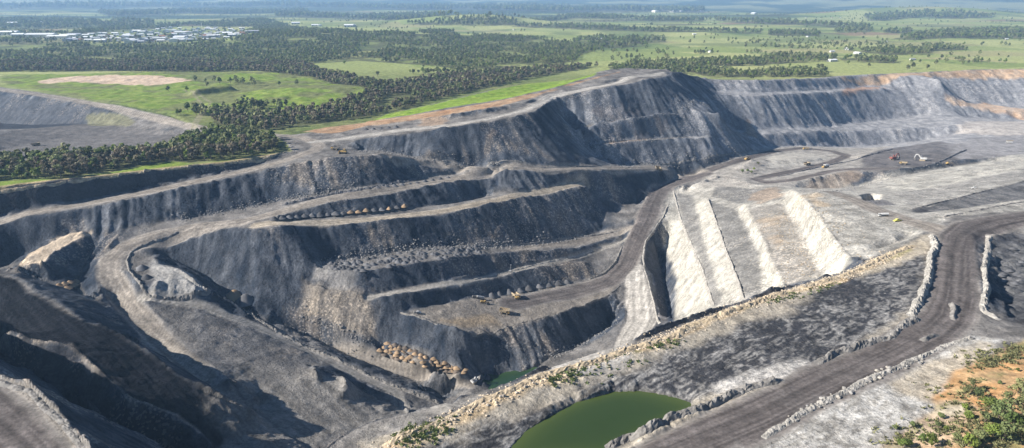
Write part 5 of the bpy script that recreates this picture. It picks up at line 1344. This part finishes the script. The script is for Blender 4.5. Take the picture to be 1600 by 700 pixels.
# everything farther off reads as one wood
FP_ = []
for k in range(6):
    h = (12, 11, 14, 10, 12, 13)[k]
    tr, cv, cf = tree_geo(150 + k, h, h * .36, 95, 1.55, .22, 7)
    vs = [tuple(v) for v in tr.v] + [tuple(v) for v in cv]; fs = list(tr.f) + [tuple(i + len(tr.v) for i in f) for f in cf]
    me = bpy.data.meshes.new('wood_tree'); me.from_pydata(vs, [], fs); me.update(); me.materials.append(M_bark); me.materials.append(M_lf[(0, 1, 0, 0, 2, 0)[k]])
    me.polygons.foreach_set('material_index', [0] * len(tr.f) + [1] * len(cf))
    FP_.append(me)
def wood(name, label, points, which):
    hz = height(points[:, 0], points[:, 1])
    for v, m_i in enumerate(which):
        pass
    me = bpy.data.meshes.new(name)
    me.vertices.add(len(points)); me.vertices.foreach_set('co', np.stack([points[:, 0], points[:, 1], hz - .2], -1).astype(np.float32).ravel())
    rr = np.random.default_rng(9)
    for nm, val in (('tscale', points[:, 2] * rr.uniform(.7, 1.2, len(points))), ('trot', rr.uniform(0, 6.28, len(points)))):
        a = me.attributes.new(nm, 'FLOAT', 'POINT'); a.data.foreach_set('value', val.astype(np.float32))
    o = put(name, me)
    holder = bpy.data.collections.new(name + '_kinds')
    for i in which:
        q = bpy.data.objects.new(name + '_kind', FP_[i]); holder.objects.link(q)
    ng = bpy.data.node_groups.new(name, 'GeometryNodeTree')
    ng.interface.new_socket('Geometry', in_out='INPUT', socket_type='NodeSocketGeometry'); ng.interface.new_socket('Geometry', in_out='OUTPUT', socket_type='NodeSocketGeometry')
    N = ng.nodes; gi = N.new('NodeGroupInput'); go = N.new('NodeGroupOutput'); ip = N.new('GeometryNodeInstanceOnPoints'); ci = N.new('GeometryNodeCollectionInfo')
    ci.inputs['Collection'].default_value = holder; ci.inputs['Separate Children'].default_value = True; ci.inputs['Reset Children'].default_value = True
    ip.inputs['Pick Instance'].default_value = True
    s = N.new('GeometryNodeInputNamedAttribute'); s.data_type = 'FLOAT'; s.inputs['Name'].default_value = 'tscale'
    r = N.new('GeometryNodeInputNamedAttribute'); r.data_type = 'FLOAT'; r.inputs['Name'].default_value = 'trot'
    cx = N.new('ShaderNodeCombineXYZ'); ng.links.new(r.outputs['Attribute'], cx.inputs['Z'])
    ng.links.new(gi.outputs[0], ip.inputs['Points']); ng.links.new(ci.outputs[0], ip.inputs['Instance']); ng.links.new(cx.outputs[0], ip.inputs['Rotation']); ng.links.new(s.outputs['Attribute'], ip.inputs['Scale']); ng.links.new(ip.outputs[0], go.inputs[0])
    md = o.modifiers.new('wood', 'NODES'); md.node_group = ng
    tag(o, label, 'woodland', kind='stuff')
rest = ap[NEARN:]
creek = (rest[:, 3] == 1) | (rest[:, 3] == 2)
wood('creek_woodland', 'brownish woodland of the creek belt and forest edge behind the mine', rest[creek], (1, 1, 0, 3))
wood('far_woodland', 'olive green woodland and paddock trees over the plain behind the mine', rest[~creek], (0, 2, 3, 5, 4))
print('trees', len(ap))

# ------------------------------------------------------------------ town and farms
M_rw = mat('roof_white', (.72, .72, .70), .45, .1, .2, inst=.12); M_rg = mat('roof_grey', (.40, .41, .43), .5, .12, .2, inst=.2); M_rr = mat('roof_terracotta', (.36, .17, .11), .7, .15, .2, inst=.2); M_rb = mat('roof_blue', (.16, .24, .33), .5, .1, .2)
M_ww = mat('wall_cream', (.62, .58, .50), .8, .1, .2, inst=.15); M_wg = mat('wall_grey', (.42, .42, .41), .8, .1, .2, inst=.15); M_win = mat('window_dark', (.05, .06, .07), .2, .1, .3)
def building(L_, W, H, rise, roofm, wallm):
    t = thing('building', 'x', 'building')
    MB().box(-L_ / 2, L_ / 2, -W / 2, W / 2, -1.0, H).build('wall', wallm, t)
    o = .5
    MB().add([(-L_ / 2 - o, -W / 2 - o, H), (L_ / 2 + o, -W / 2 - o, H), (L_ / 2 + o, W / 2 + o, H), (-L_ / 2 - o, W / 2 + o, H), (-L_ / 2 - o, 0, H + rise), (L_ / 2 + o, 0, H + rise)],
             [(0, 1, 5, 4), (2, 3, 4, 5), (0, 4, 3), (1, 2, 5), (3, 2, 1, 0)]).build('roof', roofm, t)
    n = max(2, int(L_ / 9))
    for k in range(n):
        x = -L_ / 2 + (k + .5) * L_ / n
        MB().box(x - 1.2, x + 1.2, -W / 2 - .08, -W / 2 + .05, 1.0, min(H - .5, 3.2)).build('window', M_win, t)
    MB().box(-L_ / 2 + 2, -L_ / 2 + 5, -W / 2 - .1, -W / 2 + .05, -.5, min(H - .3, 3.8)).build('door', M_win, t)
    return t
BP = {'shed_white': building(52, 24, 8, 2.5, M_rw, M_ww), 'shed_grey': building(40, 22, 7, 2.2, M_rg, M_wg), 'hall_white': building(30, 18, 6, 3, M_rw, M_wg), 'house_red': building(18, 12, 4, 3, M_rr, M_ww), 'house_grey': building(18, 12, 4, 3, M_rg, M_ww), 'house_white': building(22, 13, 4.5, 2.5, M_rw, M_ww), 'shed_blue': building(36, 18, 7, 2.2, M_rb, M_wg)}
DESC = {'shed_white': 'large white roofed shed', 'shed_grey': 'grey roofed shed', 'hall_white': 'white roofed hall', 'house_red': 'red roofed house', 'house_grey': 'grey roofed house', 'house_white': 'white roofed house', 'shed_blue': 'blue roofed shed'}
usedb = set()
def place_b(kindb, px, py, where, group, rz=None, sc=1.0):
    p = at(px, py)
    t = BP[kindb] if kindb not in usedb else copy_tree(BP[kindb]); usedb.add(kindb)
    t.location = (p.x, p.y, p.z + .1); t.rotation_euler = (0, 0, random.choice((.25, .25 + 1.571)) + random.uniform(-.1, .1) if rz is None else rz); t.scale = (sc,) * 3
    tag(t, DESC[kindb] + ' ' + where, 'building', kindb.replace('_', ' ') + ' ' + group)
for kindb, px, py, s in (('shed_white', 12, 55, 1.6), ('shed_white', 66, 60, 1.8), ('shed_white', 92, 61, 1.3), ('hall_white', 30, 57, 1.4)):
    place_b(kindb, px, py, 'above the forest at the far left edge', 'far left', .1, s)
for px, py in TOWN:
    place_b(random.choice(('shed_white', 'hall_white', 'hall_white', 'shed_grey', 'house_white', 'house_white', 'house_white', 'house_red', 'house_grey', 'house_grey')), px, py, 'in the town beyond the forest, ' + ('left part' if px < 200 else 'middle part' if px < 300 else 'right part'), 'in the town ' + ('left' if px < 200 else 'middle' if px < 300 else 'right'), None, random.uniform(.75, 1.2))
for px, py in ((40, 37), (52, 36), (64, 36), (78, 36), (94, 37), (20, 38), (110, 36)):
    place_b(random.choice(('house_white', 'house_red', 'hall_white')), px, py, 'in the hamlet behind the town at left', 'in the left hamlet', None, 1.5)
for px, py in ((462, 38), (492, 41), (500, 41), (545, 42), (553, 41)):
    place_b(random.choice(('house_white', 'hall_white')), px, py, 'on the wooded rise right of the town', 'on the wooded rise', None, 1.5)
for px, py in ((1024, 19), (1050, 17), (1052, 19), (1065, 18), (1072, 17), (1085, 18), (1095, 19), (1178, 22)):
    place_b(random.choice(('shed_white', 'hall_white')), px, py, 'in the far village on the plain', 'in the far village', None, 1.8)
for px, py in ((895, 35), (935, 62), (990, 64), (803, 47), (1085, 54), (1030, 46), (1300, 81.5), (1340, 84.5), (1260, 28), (1300, 28), (1313, 28), (1262, 58), (1383, 66), (1325, 78), (1300, 96), (1426, 94), (1540, 45), (1572, 62), (1110, 82)):
    place_b(random.choice(('house_white', 'house_red', 'hall_white', 'house_grey')), px, py, 'among the green paddocks at right', 'in the paddocks', None, .68)
for k in BP:
    if k not in usedb:
        for c in list(BP[k].children): bpy.data.objects.remove(c)
        bpy.data.objects.remove(BP[k])
m = thing('radio_mast', 'tall thin pale mast standing in the town', 'mast', at(316, 48), 0)
MB().tube((0, 0, 0), (0, 0, 38), 1.0, .35, 6).build('pole', M_rw, m); MB().box(-2, 2, -.3, .3, 30, 31).box(-1.5, 1.5, -.3, .3, 34, 35).build('antenna', M_rw, m)

# ------------------------------------------------------------------ air
hz = bpy.data.materials.new('haze_air'); hz.use_nodes = True
hn = hz.node_tree.nodes; hn.remove(hn['Principled BSDF'])
pv = hn.new('ShaderNodeVolumePrincipled'); pv.inputs['Color'].default_value = (.41, .67, 1.0, 1); pv.inputs['Density'].default_value = HAZE; pv.inputs['Anisotropy'].default_value = .1
hz.node_tree.links.new(pv.outputs[0], hn['Material Output'].inputs['Volume'])
zt = max(float(Z.max()), CAM_H) + 12
o = MB().box(-19000, 19000, -600, 19500, -152, zt).build('haze', hz); o['kind'] = 'stuff'
